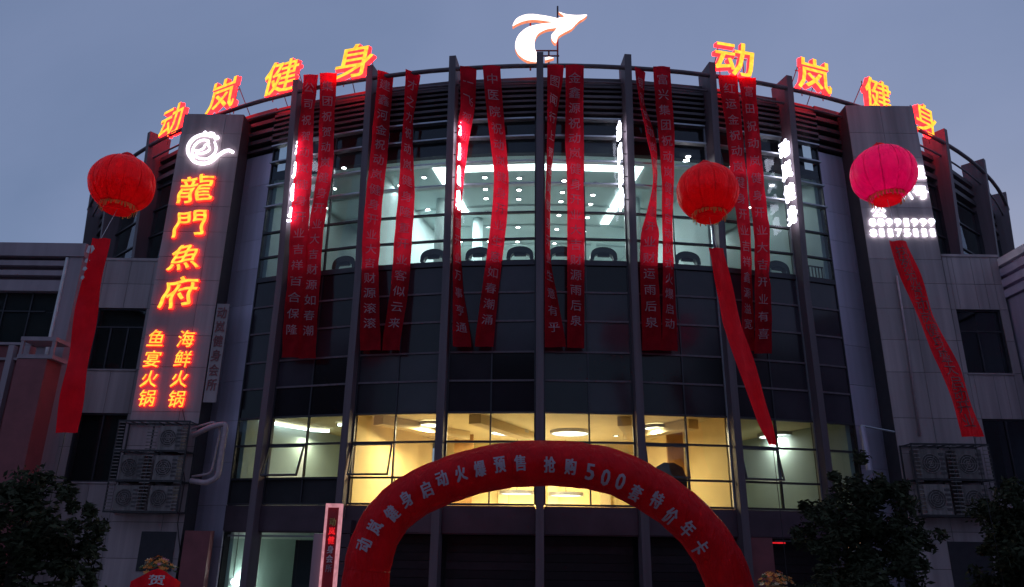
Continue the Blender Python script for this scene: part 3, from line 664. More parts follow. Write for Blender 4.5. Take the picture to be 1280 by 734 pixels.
for ch, px, py, lab in (('鱼', 196.5, 423, 'small yellow character 鱼 topping the left short column'), ('宴', 191.5, 449, 'small yellow character 宴, second in the left short column'), ('火', 188, 474, 'small yellow character 火 in the left short column'), ('锅', 184.5, 498, 'small yellow character 锅 ending the left short column'),
                   ('海', 233.5, 424, 'small yellow character 海 topping the right short column'), ('鲜', 229.5, 449, 'small yellow character 鲜, second in the right short column'), ('火', 225.5, 474, 'small yellow character 火 in the right short column'), ('锅', 221.5, 499, 'small yellow character 锅 ending the right short column')):
    sign_char(ch, px, py, 20.5, 21, lab, 'small characters on the fish-emblem tower', bold=.018, dep=.08)
fish = thing('fish_emblem', at(258, 204, YT), 'white glowing curled fish emblem above the characters on the fish-emblem tower', 'sign')
def fp(x, y): return at(220 + x/10.49, 150 + y/10.49, YT-.08)
def stroke(name, pts, r):
    q = []
    for i in range(len(pts)-1):
        p0, p1, p2, p3 = (Vector((*pts[max(0, min(len(pts)-1, i+k-1))], 0)) for k in range(4))
        for j in range(4):
            t = j/4; v = .5*((2*p1) + (p2-p0)*t + (2*p0-5*p1+4*p2-p3)*t*t + (3*p1-p0-3*p2+p3)*t**3); q.append(fp(v.x, v.y))
    q.append(fp(*pts[-1])); MB().tube(q, r, M['ledtube'], 6).build(name, fish)
stroke('body_curve', [(470, 215), (400, 195), (320, 200), (230, 245), (170, 320), (155, 400), (180, 480), (240, 545), (320, 570), (400, 568), (480, 530), (560, 460), (640, 410), (700, 400), (750, 425)], .075)
stroke('inner_curve', [(430, 275), (360, 262), (290, 290), (235, 350), (215, 420), (235, 500)], .05)
stroke('right_curve', [(505, 290), (525, 350), (515, 420), (460, 480), (390, 510), (300, 500), (240, 460)], .05)
stroke('face_curve', [(440, 300), (380, 330), (360, 370), (300, 400), (240, 400)], .045); stroke('face_curve', [(420, 330), (440, 380), (400, 420), (330, 440), (260, 440)], .05)
stroke('crest', [(360, 185), (385, 155), (410, 185), (450, 170), (500, 180), (495, 215), (545, 215), (550, 240), (500, 255)], .05)
# unlit vertical panel of small red characters
p0, p1 = at(279, 380, YT-.05), at(262, 503, YT-.05)
vs = thing('vertical_sign', p1, 'narrow vertical panel of small unlit red characters on the fish-emblem tower edge', 'sign')
xc = (p0.x+p1.x)/2
MB().box((xc-.26, YT-.06, p1.z), (xc+.26, YT+.015, p0.z), M['tile']).build('panel', vs)
for k, ch in enumerate('动岚健身会所'):
    b = MB(); solid_glyph(b, ch, frame(Vector((xc, YT-.062, p0.z-.4-(p0.z-p1.z-.5)/6*k)), (1, 0, 0)), .4, .5, .02, M['redpaint_redlit'], M['redpaint_redlit'], .01); b.build('character', vs)
# white signs on the phone-number tower
wt = thing('phone_sign', at(1126, 296, 29.58), 'white glowing telephone numbers and characters on the phone-number tower', 'sign')
def wchar(ch, px, py, w, h, Y=29.585, name='character', bold=.02):
    c = at(px, py, Y); ww = (at(px+w/2, py, Y)-at(px-w/2, py, Y)).x; hh = (at(px, py-h/2, Y)-at(px, py+h/2, Y)).z
    b = MB(); solid_glyph(b, ch, frame(c, (1, 0, 0)), ww, hh, .06, M['ledsoft'], M['led'], bold); b.build(name, wt)
for k, ch in enumerate('88991999'): wchar(ch, 1090.5 + k*10.55, 278.3, 8.2 if ch != '1' else 5, 9.5)
for k, ch in enumerate('81175111'): wchar(ch, 1091.5 + k*10.6, 291.3, 8.2 if ch != '1' else 5, 9.5)
wchar('星', 1149, 215.5, 14, 16); wchar('八', 1134, 243, 12, 13); wchar('号', 1150.5, 241, 18, 16); wchar('公', 1098, 265, 18, 14)

# white blade signs on four fins
def blade(th, side, zs, rho, lab, text='动岚健身'):
    sx = Vector((cos(radians(th)), sin(radians(th)), 0))*side
    out_ = P(th, 1, 0) - P(th, 0, 0)
    base = P(th, rho, zs[-1]-.6) + sx*.16
    t = thing('blade_sign', base, lab, 'sign', 'white blade signs on the fins')
    b = MB(); c0 = P(th, rho, (zs[0]+zs[-1])/2) + sx*.155
    xd = out_*(-side) if side < 0 else out_*(-1)
    for z, ch in zip(zs, text):
        c = P(th, rho, z) + sx*.40
        xdir = -out_ if side > 0 else out_
        fr = frame(c, xdir)
        # the front of the frame (-y) must face sideways away from the fin
        if (fr.to_3x3() @ Vector((0, -1, 0))).dot(sx) < 0: fr = frame(c, -xdir)
        b = MB(); solid_glyph(b, ch, fr, .66, .84, .07, M['led'], M['led'], .022); b.build('character', t)
        q = MB()
        q.tube([c - sx*.26, c - sx*.02], .03, M['steel'], 5); q.build('standoff', t)
blade(TH[0], 1, [20.0, 18.93, 17.86, 16.8], .46, 'white glowing characters down the leftmost tall fin, glowing through a banner')
blade(TH[2], 1, [20.0, 18.93, 17.86, 16.8], .46, 'white glowing characters edge-on beside the third fin from the left')
blade(TH[4], -1, [20.0, 18.93, 17.86, 16.8], .46, 'white glowing characters edge-on beside the fin right of the middle')
blade(TH[6], -1, [20.0, 18.93, 17.86, 16.8], .46, 'white glowing characters down the rightmost tall fin')

# ================================================================== banners
def ribbon(name, keys, rhof, width, parent, m, fold=1, rows=44, nu=5, flip=1):
    ys = [k[0] for k in keys]; G = []
    for i in range(rows+1):
        y = ys[0] + (ys[-1]-ys[0])*i/rows
        def sm(col):
            e = 6; return sum(interp(y+d, ys, [k[col] for k in keys]) for d in (-e*2, -e, 0, e, e*2))/5
        xl, xr = sm(1), sm(2); rho = rhof(y)
        pl, pr = onwall(xl, y, rho), onwall(xr, y, rho)
        vis = (pr-pl).length; dz = sqrt(max(0, width**2 - vis**2)) if vis < width else 0
        dz = min(dz, .45)
        outd = Vector((pl.x-X0, pl.y-Y0, 0)).normalized()
        row = []
        for u in range(nu+1):
            s = u/nu; p = pl.lerp(pr, s) - outd*(dz*s*fold) + outd*(.03*sin(s*7+y*.05) + .02*sin(y*.17+s*3))
            row.append(p)
        G.append(row)
    b = MB(); n = nu+1
    b.add([p for r in G for p in r], [(i*n+u, i*n+u+1, (i+1)*n+u+1, (i+1)*n+u) for i in range(rows) for u in range(nu)], m)
    return b.build(name, parent, True), G
def gsample(G, u, v):
    R_, C_ = len(G)-1, len(G[0])-1
    v = max(0, min(R_-1e-6, v*R_)); u = max(0, min(C_-1e-6, u*C_)); i, j = int(v), int(u); a, c = v-i, u-j
    return G[i][j]*(1-a)*(1-c) + G[i][j+1]*(1-a)*c + G[i+1][j]*a*(1-c) + G[i+1][j+1]*a*c
def ribbon_text(G, text, parent, size, width, length, v0, v1, m, off=.02, off_dir=None):
    n = len(text)
    for k, ch in enumerate(text):
        if ch == ' ': continue
        vs, fs, gw, gh = glyph(ch); vc = v0 + (v1-v0)*(k+.5)/n; pts = []
        for q in vs:
            u = .5 + q.x*size/width; v = vc - q.y*size/length
            p = gsample(G, u, v); e = .01
            t1 = gsample(G, u+e, v)-gsample(G, u-e, v); t2 = gsample(G, u, v+e)-gsample(G, u, v-e)
            nn = t1.cross(t2).normalized(); cd = (Vector((0, 0, CZ))-p)
            if off_dir: cd = off_dir
            if nn.dot(cd) < 0: nn = -nn
            pts.append(p + nn*off)
        MB().add(pts, fs, m).build('character', parent)
def brho(y): return interp(y, [85, 330, 440], [.98, .42, .38])
BANN = [
 ('公司祝贺动岚健身开业吉祥百合保隆', [(93, 379, 398), (140, 376, 393), (230, 366, 389), (309, 362, 385), (370, 357, 380), (447, 352, 374)], 'left strip of the banner pair nearest the fish-emblem tower'),
 ('集团祝贺动岚健身开业大吉财源如春潮', [(91, 399, 421), (140, 400, 419), (210, 397, 416), (309, 383, 402), (370, 378, 399), (448, 373, 394)], 'right strip of the banner pair nearest the fish-emblem tower'),
 ('建鑫河金祝动岚健身开业大吉财源滚滚', [(87, 472, 488), (106, 471, 486), (184, 464, 481), (235, 458, 475), (300, 453, 471), (370, 451, 474), (438, 450, 476)], 'left strip of the second banner pair, beside the second fin'),
 ('才之力祝动岚健身隆重开业客似云来', [(86, 507, 522), (103, 506, 519), (145, 505, 512), (189, 501, 512), (256, 497, 515), (299, 493, 512), (363, 488, 508), (438, 477, 499)], 'right strip of the second banner pair, twisted thin near its top'),
 ('一飞贺动岚健身隆重开业万事亨通', [(82, 575, 595), (90, 575, 594), (137, 576, 591), (160, 571, 585), (217, 569, 577), (256, 567, 574), (307, 566, 573), (358, 566, 576), (433, 566, 589)], 'left strip of the third banner pair, very thin along the third fin'),
 ('中医院祝动岚健身开业生意如春潮涌', [(82, 603, 625), (137, 608, 629), (178, 613, 632), (217, 618, 635), (268, 615, 633), (307, 610, 628), (358, 603, 622), (433, 593, 616)], 'right strip of the third banner pair, bowed to the right'),
 ('图闻行上贺动岚健身开业生意有乎', [(81, 684, 705), (90, 684, 705), (127, 684, 698), (165, 684, 694), (217, 683, 689), (256, 681, 688), (320, 681, 688), (371, 681, 698), (434, 681, 708)], 'left strip of the middle banner pair, narrow beside the middle fin'),
 ('金鑫源祝动岚健身开业大吉财源雨后泉', [(81, 707, 730), (135, 707, 729), (178, 706, 730), (217, 709, 730), (294, 709, 731), (434, 709, 731)], 'right strip of the middle banner pair, hanging broad and straight'),
 ('银行贺动岚健身隆重开业财运雨后泉', [(83, 793, 811), (90, 794, 809), (127, 799, 808), (147, 803, 818), (173, 808, 825), (204, 816, 826), (230, 817, 825), (256, 811, 824), (294, 800, 824), (327, 800, 822), (438, 803, 828)], 'left strip of the fifth banner pair, bulging sideways in an S'),
 ('富兴集团祝动岚健身启动仪式火爆启动', [(83, 816, 838), (90, 817, 838), (140, 820, 841), (191, 825, 845), (230, 828, 846), (268, 827, 844), (294, 828, 845), (340, 829, 847), (438, 827, 849)], 'right strip of the fifth banner pair, left of the middle lantern'),
 ('红运金祝动岚健身开业吉祥鑫源溢宽', [(94, 898, 922), (106, 899, 922), (145, 905, 926), (184, 910, 930), (235, 916, 935), (273, 920, 939), (312, 926, 944), (364, 927, 945), (438, 927, 947)], 'left strip of the rightmost banner pair'),
 ('富田祝动岚健身开业大吉开业有喜', [(97, 923, 945), (114, 926, 945), (145, 928, 947), (197, 933, 953), (261, 938, 958), (286, 942, 962), (338, 944, 963), (442, 943, 965)], 'right strip of the rightmost banner pair'),
]
for text, keys, lab in BANN:
    p = onwall(keys[-1][1], keys[-1][0], .4)
    t = thing('hanging_banner', p, 'red cloth ' + lab, 'banner', 'red banners hanging down the glass front')
    o, G = ribbon('cloth', keys, brho, .72, t, M['banner'])
    L = sum((G[i+1][2]-G[i][2]).length for i in range(len(G)-1))
    ribbon_text(G, text, t, .50, .72, L, .02, .93 if len(text) > 15 else .96, M['btext'], off=.025)

# ================================================================== lantern balloons and their ribbons
def lantern(px, py, Y, rpx, lab, sag, inner, col, skin='lantern'):
    c = at(px, py, Y); r = (at(px+rpx, py, Y)-at(px, py, Y)).x
    t = thing('lantern_balloon', c - Vector((0, 0, r)), lab, 'balloon', 'red lantern balloons floating before the building')
    n = 96; prof = []
    for k in range(19):
        a = -pi/2 + .42 + (pi-.46)*k/18
        prof.append((a, r*cos(a), r*.96*sin(a)))
    vs = []; fs = []
    for a, rr, z in prof:
        for k in range(n):
            f = 1 - (.032*abs(cos(k*pi*12/n))**8 + .010*sin(k*1.31 + a*5)*max(0, .5-a) + .012*sin(k*.19 + a*4))*cos(a)
            vs.append((c.x + rr*f*cos(2*pi*k/n), c.y + rr*f*sin(2*pi*k/n), c.z + z))
    fs = [(i*n+k, i*n+(k+1) % n, (i+1)*n+(k+1) % n, (i+1)*n+k) for i in range(18) for k in range(n)]
    top = len(vs); vs.append((c.x, c.y, c.z + r*.985)); fs += [(18*n+k, 18*n+(k+1) % n, top) for k in range(n)]
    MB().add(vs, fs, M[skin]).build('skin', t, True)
    b = MB()
    for j in range(12):
        k = j*8; b.tube([Vector(vs[i*n+k]).lerp(Vector((c.x, c.y, vs[i*n+k][2])), -.004) for i in range(19)] , .009, M[skin], 4, False)
    b.build('seam', t)
    rb = r*cos(-pi/2+.42); zb = -r*.96*cos(.42)
    MB().lathe((c.x, c.y, c.z), [(rb, zb+.02), (rb*1.04, zb-.02), (rb*1.0, zb-.10), (rb*.9, zb-.12), (rb*.2, zb+.02), (.001, zb+.02)], M['bigred'], 32).build('neck_band', t, True)
    b = MB()
    for k in range(44):
        a = 2*pi*k/44; q = Vector((c.x + rb*1.35*cos(a), c.y + rb*1.35*sin(a), c.z + zb + .13)); d = Vector((-sin(a), cos(a), 0))*.035
        e = Vector((random.uniform(-.03, .03), random.uniform(-.03, .03), -random.uniform(.14, .26)))
        b.add([q-d, q+d, q+d*.6+e, q-d*.6+e], [(0, 1, 2, 3)], M['fringe'])
    b.build('fringe', t)['kind'] = 'stuff'
    MB().lathe((c.x, c.y, c.z + r*.955), [(.24*r, -.02), (.2*r, .08), (.12*r, .14), (.001, .14)], M['bigred'], 16).build('crown_cap', t, True)
    MB().tube([(c.x, c.y, c.z + r*1.04), (c.x-.05, c.y, c.z + r*1.17)], [.05, .02], M['bigred'], 6).build('filler_valve', t)
    added_bulb = MB().lathe((c.x, c.y, c.z), [(.001, -.1), (.08, -.05), (.09, 0), (.06, .07), (.001, .1)], M['ring'], 10).build('added_bulb', t, True)  # bulb and the lamp with it added to light the skin from inside
    lamp(t, c, inner, col, .25, 'POINT'); return c, r
cL, rL = lantern(153, 230, 20, 38.5, 'red lantern balloon at the left, against the sky beside the fish-emblem tower', 0, 9, (1, .14, .14))
cM, rM = lantern(884, 240, 20, 38, 'red lantern balloon in front of the glass, right of the middle', 0, 8, (1, .14, .14))
cR, rR = lantern(1104, 218, 20, 38.5, 'red lantern balloon tinted pink by the white sign behind it on the phone-number tower', 0, 26, (1, .4, .8), 'lantern_signlit')  # pink skin and pink lamp stand in for the sign's light
def drape(keys, Y, c, r, lab, text=None, tcol='btext'):
    low = at((keys[-1][1]+keys[-1][2])/2, keys[-1][0], Y)
    t = thing('hanging_ribbon', Vector((low.x, low.y, low.z)), lab, 'banner', 'long red ribbons below the lantern balloons')
    ys = [k[0] for k in keys]; G = []; rows = 40
    for i in range(rows+1):
        y = ys[0] + (ys[-1]-ys[0])*i/rows
        xl, xr = (sum(interp(y+d, ys, [k[j] for k in keys]) for d in (-5, 0, 5))/3 for j in (1, 2))
        yy = Y + .12*sin(y*.035); G.append([at(xl, y, yy + .05*sin(y*.09)).lerp(at(xr, y, yy + .25 - .04*sin(y*.07)), u/4) + Vector((0, .05*sin(u*2.2+y*.06), 0)) for u in range(5)])
    b = MB(); b.add([p for q in G for p in q], [(i*5+u, i*5+u+1, (i+1)*5+u+1, (i+1)*5+u) for i in range(rows) for u in range(4)], M['bigred'])
    b.build('cloth', t, True)
    MB().tube([Vector((c.x, c.y, c.z-r*.9)), G[0][2]], .008, M['whitepaint'], 5).build('string', t)
    end = G[-1][2]; MB().tube([end, Vector((end.x*1.02, end.y + .3, end.z*.5)), Vector((end.x*1.03, end.y + .5, .15))], .009, M['steel'], 5).build('tether_rope', t)
    MB().lathe((end.x*1.03, end.y + .5, .15), [(.2, 0), (.24, .1), (.18, .25), (.05, .32)], M['redpaint_redlit'], 10).build('sandbag', t)
    if text:
        L = sum((G[i+1][2]-G[i][2]).length for i in range(rows)); ribbon_text(G, text, t, .42, .62, L, .03, .95, M[tcol], off=.03)
    return G
drape([(298, 117, 137.5), (351, 101, 128), (433, 87, 115), (541, 68, 97)], 19.4, cL, rL, 'long red ribbon below the left lantern, white marks at its top', None)
drape([(310, 885, 904), (320, 889, 906), (402, 902, 926), (451, 920, 942), (500, 936, 957), (530, 948, 966), (556, 963, 970)], 19.6, cM, rM, 'long red ribbon below the middle lantern, tapering to a twisted tip', None)
drape([(301, 1110, 1133), (340, 1124, 1149), (389, 1143, 1165), (460, 1175, 1199), (546, 1204, 1230)], 19.6, cR, rR, 'long red ribbon below the right lantern with faint dark writing', '热烈祝贺动岚健身盛大启动开业', 'redpaint_redlit')
# white marks near the top of the left ribbon
lr = [o for o in COL.objects if o.name.startswith('hanging_ribbon') and o.get('label', '').startswith('long red ribbon below the left')][0]
for px, py, w, h in ((113, 312, 9, 11), (109, 326, 6, 6), (106, 336, 5, 5), (103, 347, 4, 5)):
    q = at(px, py, 19.3); sc = .024; b = MB(); b.prism([q + Vector((-w*sc/2, 0, -h*sc*.3)), q + Vector((w*sc*.1, 0, -h*sc/2)), q + Vector((w*sc/2, 0, h*sc*.1)), q + Vector((w*sc*.2, 0, h*sc/2)), q + Vector((-w*sc*.35, 0, h*sc*.45))], (0, .02, 0), M['whitepaint']); b.build('white_mark', lr)

# ================================================================== inflatable arch
YA = 22.0
AR = thing('inflatable_arch', at(690, 734, YA), 'red inflatable arch with white characters in front of the entrance', 'arch')
cpx = [(455, 760), (459, 712), (470, 672), (490, 641), (520, 618), (555, 602), (595, 589), (640, 581), (690, 579), (735, 583), (772, 592), (808, 610), (842, 632), (872, 660), (895, 692), (910, 726), (916, 760)]
cw = [at(x, y, YA) for x, y in cpx]
cw = [Vector((cw[0].x, YA, .1)), Vector((cw[0].x, YA, 1.0))] + cw + [Vector((cw[-1].x, YA, 1.0)), Vector((cw[-1].x, YA, .1))]
path = []
for i in range(len(cw)-1):
    p0, p1, p2, p3 = (cw[max(0, min(len(cw)-1, i+k-1))] for k in range(4))
    for j in range(4):
        t = j/4; path.append(.5*((2*p1) + (p2-p0)*t + (2*p0-5*p1+4*p2-p3)*t*t + (3*p1-p0-3*p2+p3)*t**3))
path.append(cw[-1])
RA = .66
rads = [RA*(1 - .03*(i % 4 == 0) - .006*sin(i*2.3)) for i in range(len(path))]
MB().tube(path, rads, M['arch'], 24).build('tube', AR, True)
for s, (px, py, ch, w) in enumerate(((455, 681, '动', 1), (469, 659, '岚', 1), (490, 642, '健', 1), (508, 624, '身', 1), (533, 612, '启', 1), (552.5, 598.5, '动', 1), (576, 592, '火', 1), (600, 586, '爆', 1), (624.5, 581, '预', 1), (650, 579, '售', 1),
        (687, 581, '抢', 1), (713, 583.5, '购', 1), (737.5, 590, '5', .75), (757, 597, '0', .75), (775.5, 602, '0', .75), (795, 616, '套', 1), (821, 625, '特', 1), (839, 645, '价', 1), (860, 661, '年', 1), (876, 684, '卡', 1))):
    p = at(px, py, YA-.6)
    i = min(range(1, len(path)-1), key=lambda k: (path[k].x-p.x)**2 + (path[k].z-p.z)**2)
    T = (path[i+1]-path[i-1]).normalized(); N = Vector((-T.z, 0, T.x))
    vs_, fs_, gw, gh = fine_glyph(ch)
    q_all = MB()
    for bx, bz, lift in ((0, 0, 0), (.014, .008, .001), (-.014, .008, .002), (.014, -.008, .003), (-.014, -.008, .004)):
     q = []
     for v in vs_:
         w3 = Vector((p.x, 0, p.z)) + T*(v.x/gw*.30*w + bx) + N*(v.y/gh*.43 + bz)
         dd = min(((path[k].x-w3.x)**2 + (path[k].z-w3.z)**2 for k in range(max(0, i-4), min(len(path), i+5))))
         # exact distance to the nearest segment
         for k in range(max(0, i-4), min(len(path)-1, i+4)):
             a, c = path[k], path[k+1]; ab = Vector((c.x-a.x, c.z-a.z)); ap = Vector((w3.x-a.x, w3.z-a.z)); tt = max(0, min(1, ap.dot(ab)/ab.length_squared)); dd = min(dd, (ap-ab*tt).length_squared)
         q.append(Vector((w3.x, YA - sqrt(max(.01, RA*RA-dd)) - .02 - lift, w3.z)))
     q_all.add(q, fs_, M['atext'])
    q_all.build('character', AR)
# seams of the tube
b = MB()
for i in range(4, len(path)-4, 8):
    T = (path[i+1]-path[i-1]).normalized(); N = Vector((-T.z, 0, T.x)); b.tube([path[i] + N*cos(a)*RA*.978 + Vector((0, 1, 0))*sin(a)*RA*.978 for a in [2*pi*k/24 for k in range(25)]], .008, M['arch'], 4, False)
b.build('seam', AR)

# ================================================================== air conditioners, ducts
def rack(x0, x1, z0, z1, rows, Y, lab, skip=(), group='', where=''):
    t = thing('equipment_rack', ((x0+x1)/2, Y, z0), lab, 'rack')
    d = .85; y0 = Y-d
    for x in (x0, (x0+x1)/2, x1):
        for yy in (y0, Y-.04): MB().box((x-.025, yy-.025, z0), (x+.025, yy+.025, z1), M['steel']).build('post', t)
    for r in range(rows+1):
        z = z0 + (z1-z0)*r/rows
        b = MB(); b.box((x0-.03, y0-.03, z-.035), (x1+.03, y0+.03, z+.035), M['steel']); b.box((x0-.03, Y-.08, z-.035), (x1+.03, Y-.02, z+.035), M['steel'])
        for k in range(9): b.box((x0+(x1-x0)*k/8-.02, y0+.03, z-.02), (x0+(x1-x0)*k/8+.02, Y-.08, z+.015), M['steel'])
        b.build('shelf', t)
    n = 22
    for k in range(rows*9):
        z = z0 + (z1-z0)*(k+.5)/(rows*9)
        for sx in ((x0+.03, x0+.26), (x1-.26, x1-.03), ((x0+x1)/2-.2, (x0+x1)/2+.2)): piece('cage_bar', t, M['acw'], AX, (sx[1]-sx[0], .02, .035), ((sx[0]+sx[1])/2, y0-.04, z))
    rank = ['lowest', 'middle', 'topmost'] if rows == 3 else ['lower', 'upper']
    for r in range(rows):
        for k in (0, 1):
            if (r, k) in skip: continue
            xa = x0 + .28 + k*((x1-x0)/2-.06); w = (x1-x0)/2-.5; zb = z0 + (z1-z0)*r/rows + .05; h = (z1-z0)/rows - .22
            u = thing('air_conditioner', (xa+w/2, Y-.45, zb), 'outdoor air conditioning unit, %s row %s in the rack on the %s' % (rank[r], ('left', 'right')[k], where), 'air conditioner', group)
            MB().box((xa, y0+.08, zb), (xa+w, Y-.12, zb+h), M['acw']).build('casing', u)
            cx, cz, rr = xa+w*.42, zb+h*.5, min(w*.36, h*.42); b = MB()
            for q in (1, .75, .5, .25): b.tube([(cx + rr*q*cos(2*pi*j/18), y0+.05, cz + rr*q*sin(2*pi*j/18)) for j in range(19)], .014, M['acw'], 4, False)
            for j in range(6): b.tube([(cx, y0+.052, cz), (cx + rr*cos(pi*j/3), y0+.052, cz + rr*sin(pi*j/3))], .012, M['acw'], 4)
            b.build('fan_grille', u)
            MB().add([(cx + rr*cos(2*pi*j/20), y0+.074, cz + rr*sin(2*pi*j/20)) for j in range(20)], [tuple(range(20))], M['acd']).build('fan_opening', u)
            for j in range(5): piece('vent_slat', u, M['acd'], AX, (w*.2, .02, h*.08), (xa+w*.87, y0+.072, zb+h*(.18+.16*j)))
rack(-15.55, -12.75, 4.25, 7.72, 3, 30.36, 'steel rack with three shelves of air conditioners on the fish-emblem tower', {(2, 0)}, 'air conditioners on the left rack', 'fish-emblem tower')
rack(15.42, 18.4, 4.45, 7.1, 2, 29.55, 'steel rack with two shelves of air conditioners on the phone-number tower', (), 'air conditioners on the right rack', 'phone-number tower')
Yd = 29.9; dk = thing('duct_loop', at(262, 604, Yd), 'pale wrapped pipe bent in a loop beside the left rack', 'pipe')
def rounded(pts, Y, r=6):
    o = []
    for i, p in enumerate(pts):
        if 0 < i < len(pts)-1:
            a, c = Vector(pts[i-1]), Vector(pts[i+1]); q = Vector(p); d1 = (a-q).normalized()*r; d2 = (c-q).normalized()*r
            for t in (0, .33, .66, 1): o.append((q+d1)*(1-t)**2 + q*2*t*(1-t) + (q+d2)*t*t)
        else: o.append(Vector(p))
    return [at(v.x, v.y, Y) for v in o]
MB().tube(rounded([(240, 545), (262, 534), (283, 529), (272, 597), (258, 604), (238, 601)], Yd), .11, M['pipe'], 10).build('outer_pipe', dk, True)
MB().tube(rounded([(240, 536), (268, 527), (276, 535), (264, 592), (240, 596)], Yd+.1), .05, M['pipe'], 8).build('inner_pipe', dk, True)
bk = thing('wall_bracket', at(1085, 590, 29.8), 'pale pole and arm bracket on the dark metal skin by the phone-number tower', 'bracket')
MB().tube([at(1077, 533, 29.7), at(1087, 588, 29.7)], .13, M['lav'], 8).build('post', bk)
MB().tube([at(1076, 532, 29.65), at(1118, 540, 29.5)], .04, M['alu'], 6).build('arm', bk)

def cable(name, pts, Y, r, m, lab, cat='cable'):
    w = [at(x, y, Y) for x, y in pts]; t = tag(MB().tube(w, r, M[m], 6).build(name, None, True), lab, cat); return t
cable('drain_pipe', [(1121, 345), (1133, 420), (1150, 545)], 29.52, .045, 'pipe', 'thin pale drain pipe running down the phone-number tower to its rack', 'pipe')
cable('loose_cable', [(228, 512), (232, 530), (224, 560), (231, 600), (222, 655), (226, 700)], 30.3, .018, 'steel', 'thin loose cable hanging down past the rack on the fish-emblem tower')
cable('loose_cable', [(1236, 600), (1242, 625), (1236, 660), (1240, 700)], 29.5, .018, 'steel', 'thin loose cable hanging beside the rack on the phone-number tower')

# ================================================================== pylon sign
Yp = 24.0
py_ = thing('pylon_sign', (-5.72, Yp, 1.2), 'slim upright pink lit sign box standing beside the arch', 'sign')
MB().box((-5.66, Yp+.02, 1.2), (-5.30, Yp+.28, 4.28), M['redpanel']).build('panel', py_)
for x in (-5.70, -5.28): MB().box((x-.03, Yp-.03, 1.2), (x+.03, Yp+.30, 4.28), M['pinkled']).build('edge_tube', py_)
MB().box((-5.73, Yp-.03, 4.282), (-5.25, Yp+.30, 4.40), M['pinkled']).build('cap', py_)
MB().box((-6.05, Yp+.1, 1.2), (-5.74, Yp+.22, 3.5), M['pinkwall']).build('side_wing', py_)
for k, (ch, m) in enumerate((('动', 'ochre'), ('岚', 'redled'), ('健', 'redled'), ('身', 'whitepaint'), ('会', 'whitepaint'), ('所', 'pinkwall'))):
    b = MB(); solid_glyph(b, ch, frame(Vector((-5.48, Yp+.015, 3.85-.27*k)), (1, 0, 0)), .2, .23, .02, M[m], M[m], .02); b.build('character', py_)
# right entrance pier, red light painted into its colour, and door light bar
fr, L = facet(10.9, 12.5, -.25); piece('entrance_pier', BLD, M['redpaint_redlit'], fr, (L, .4, 2.4), (0, 0, 2.4))
rs = thing('red_light_bar', P(13.2, -.1, 3.42), 'thin red light bar over the dark doorway right of the arch', 'light')
fr, L = facet(12.7, 14.1, -.1); piece('tube', rs, M['redled'], fr, (L*.6, .06, .05), (-.25, 0, 3.42)); piece('housing', rs, M['mull'], fr, (L, .08, .07), (0, .02, 3.49))
# ================================================================== neighbours
NB = thing('side_building', (-24, 30, 0), 'pale low building with horizontal cornice slats at the left edge', 'building')
yn = 30.0
def nbox(name, a, b_, m, parent=NB): return MB().box(a, b_, M[m]).build(name, parent)
nbox('wall', (-32.50, yn+.4, -0.83), (-18.69, yn+4.5, 15.30), 'pinkwall')
nbox('roof_band', (-32.50, yn-.1, 14.86), (-18.62, yn+.398, 15.47), 'pinkwall')
for k in range(3): nbox('cornice_slat', (-32.50, yn+.0, 14.45-0.45*k), (-19.31, yn+.395, 14.68-0.45*k), 'pinkwall')
nbox('window_head', (-32.50, yn-.05, 13.27), (-19.31, yn+.396, 13.55), 'pinkwall')
nbox('pilaster', (-19.27, yn-.02, 0.68), (-18.68, yn+.394, 14.85), 'pinkwall'); nbox('pilaster_edge', (-19.38, yn-.1, 0.68), (-19.28, yn+.39, 14.80), 'whitepaint')
wn = nbox('window', (-24.88, yn+.28, 10.93), (-19.40, yn+.392, 13.25), 'dark')
for xa, xb in zip((-24.85, -23.25, -21.75, -20.62), (-23.25, -21.75, -20.62, -19.44)):
    for za, zb in ((10.95, 12.42), (12.42, 13.22)): piece('pane', wn, M['pane'], AX, (xb-xa-.06, .02, zb-za-.06), ((xa+xb)/2, yn+.24, (za+zb)/2))
for x in (-23.25, -21.75, -20.62): piece('glazing_bar', wn, M['mull'], AX, (.05, .08, 2.3), (x, yn+.24, 12.1))
piece('glazing_bar', wn, M['mull'], AX, (4.3, .075, .05), (-22.12, yn+.24, 12.43))
nbox('balcony_rail', (-25.62, yn-.6, 10.75), (-19.12, yn-.5, 10.85), 'pinkwall'); nbox('balcony_rail', (-25.62, yn-.6, 10.11), (-19.12, yn-.5, 10.21), 'pinkwall')
nbox('red_panel', (-24.25, yn-.45, 4.17), (-19.94, yn-.3, 10.73), 'redpaint_redlit')
for x in (-22.4, -21.25, -20.4, -19.75): nbox('pilaster', (x-.12, yn-.7, 1.2), (x+.12, yn-.3, 10.7), 'pinkwall')
nbox('ochre_sign_board', (-23.50, yn-.64, 10.25), (-21.62, yn-.52, 10.70), 'ochre')
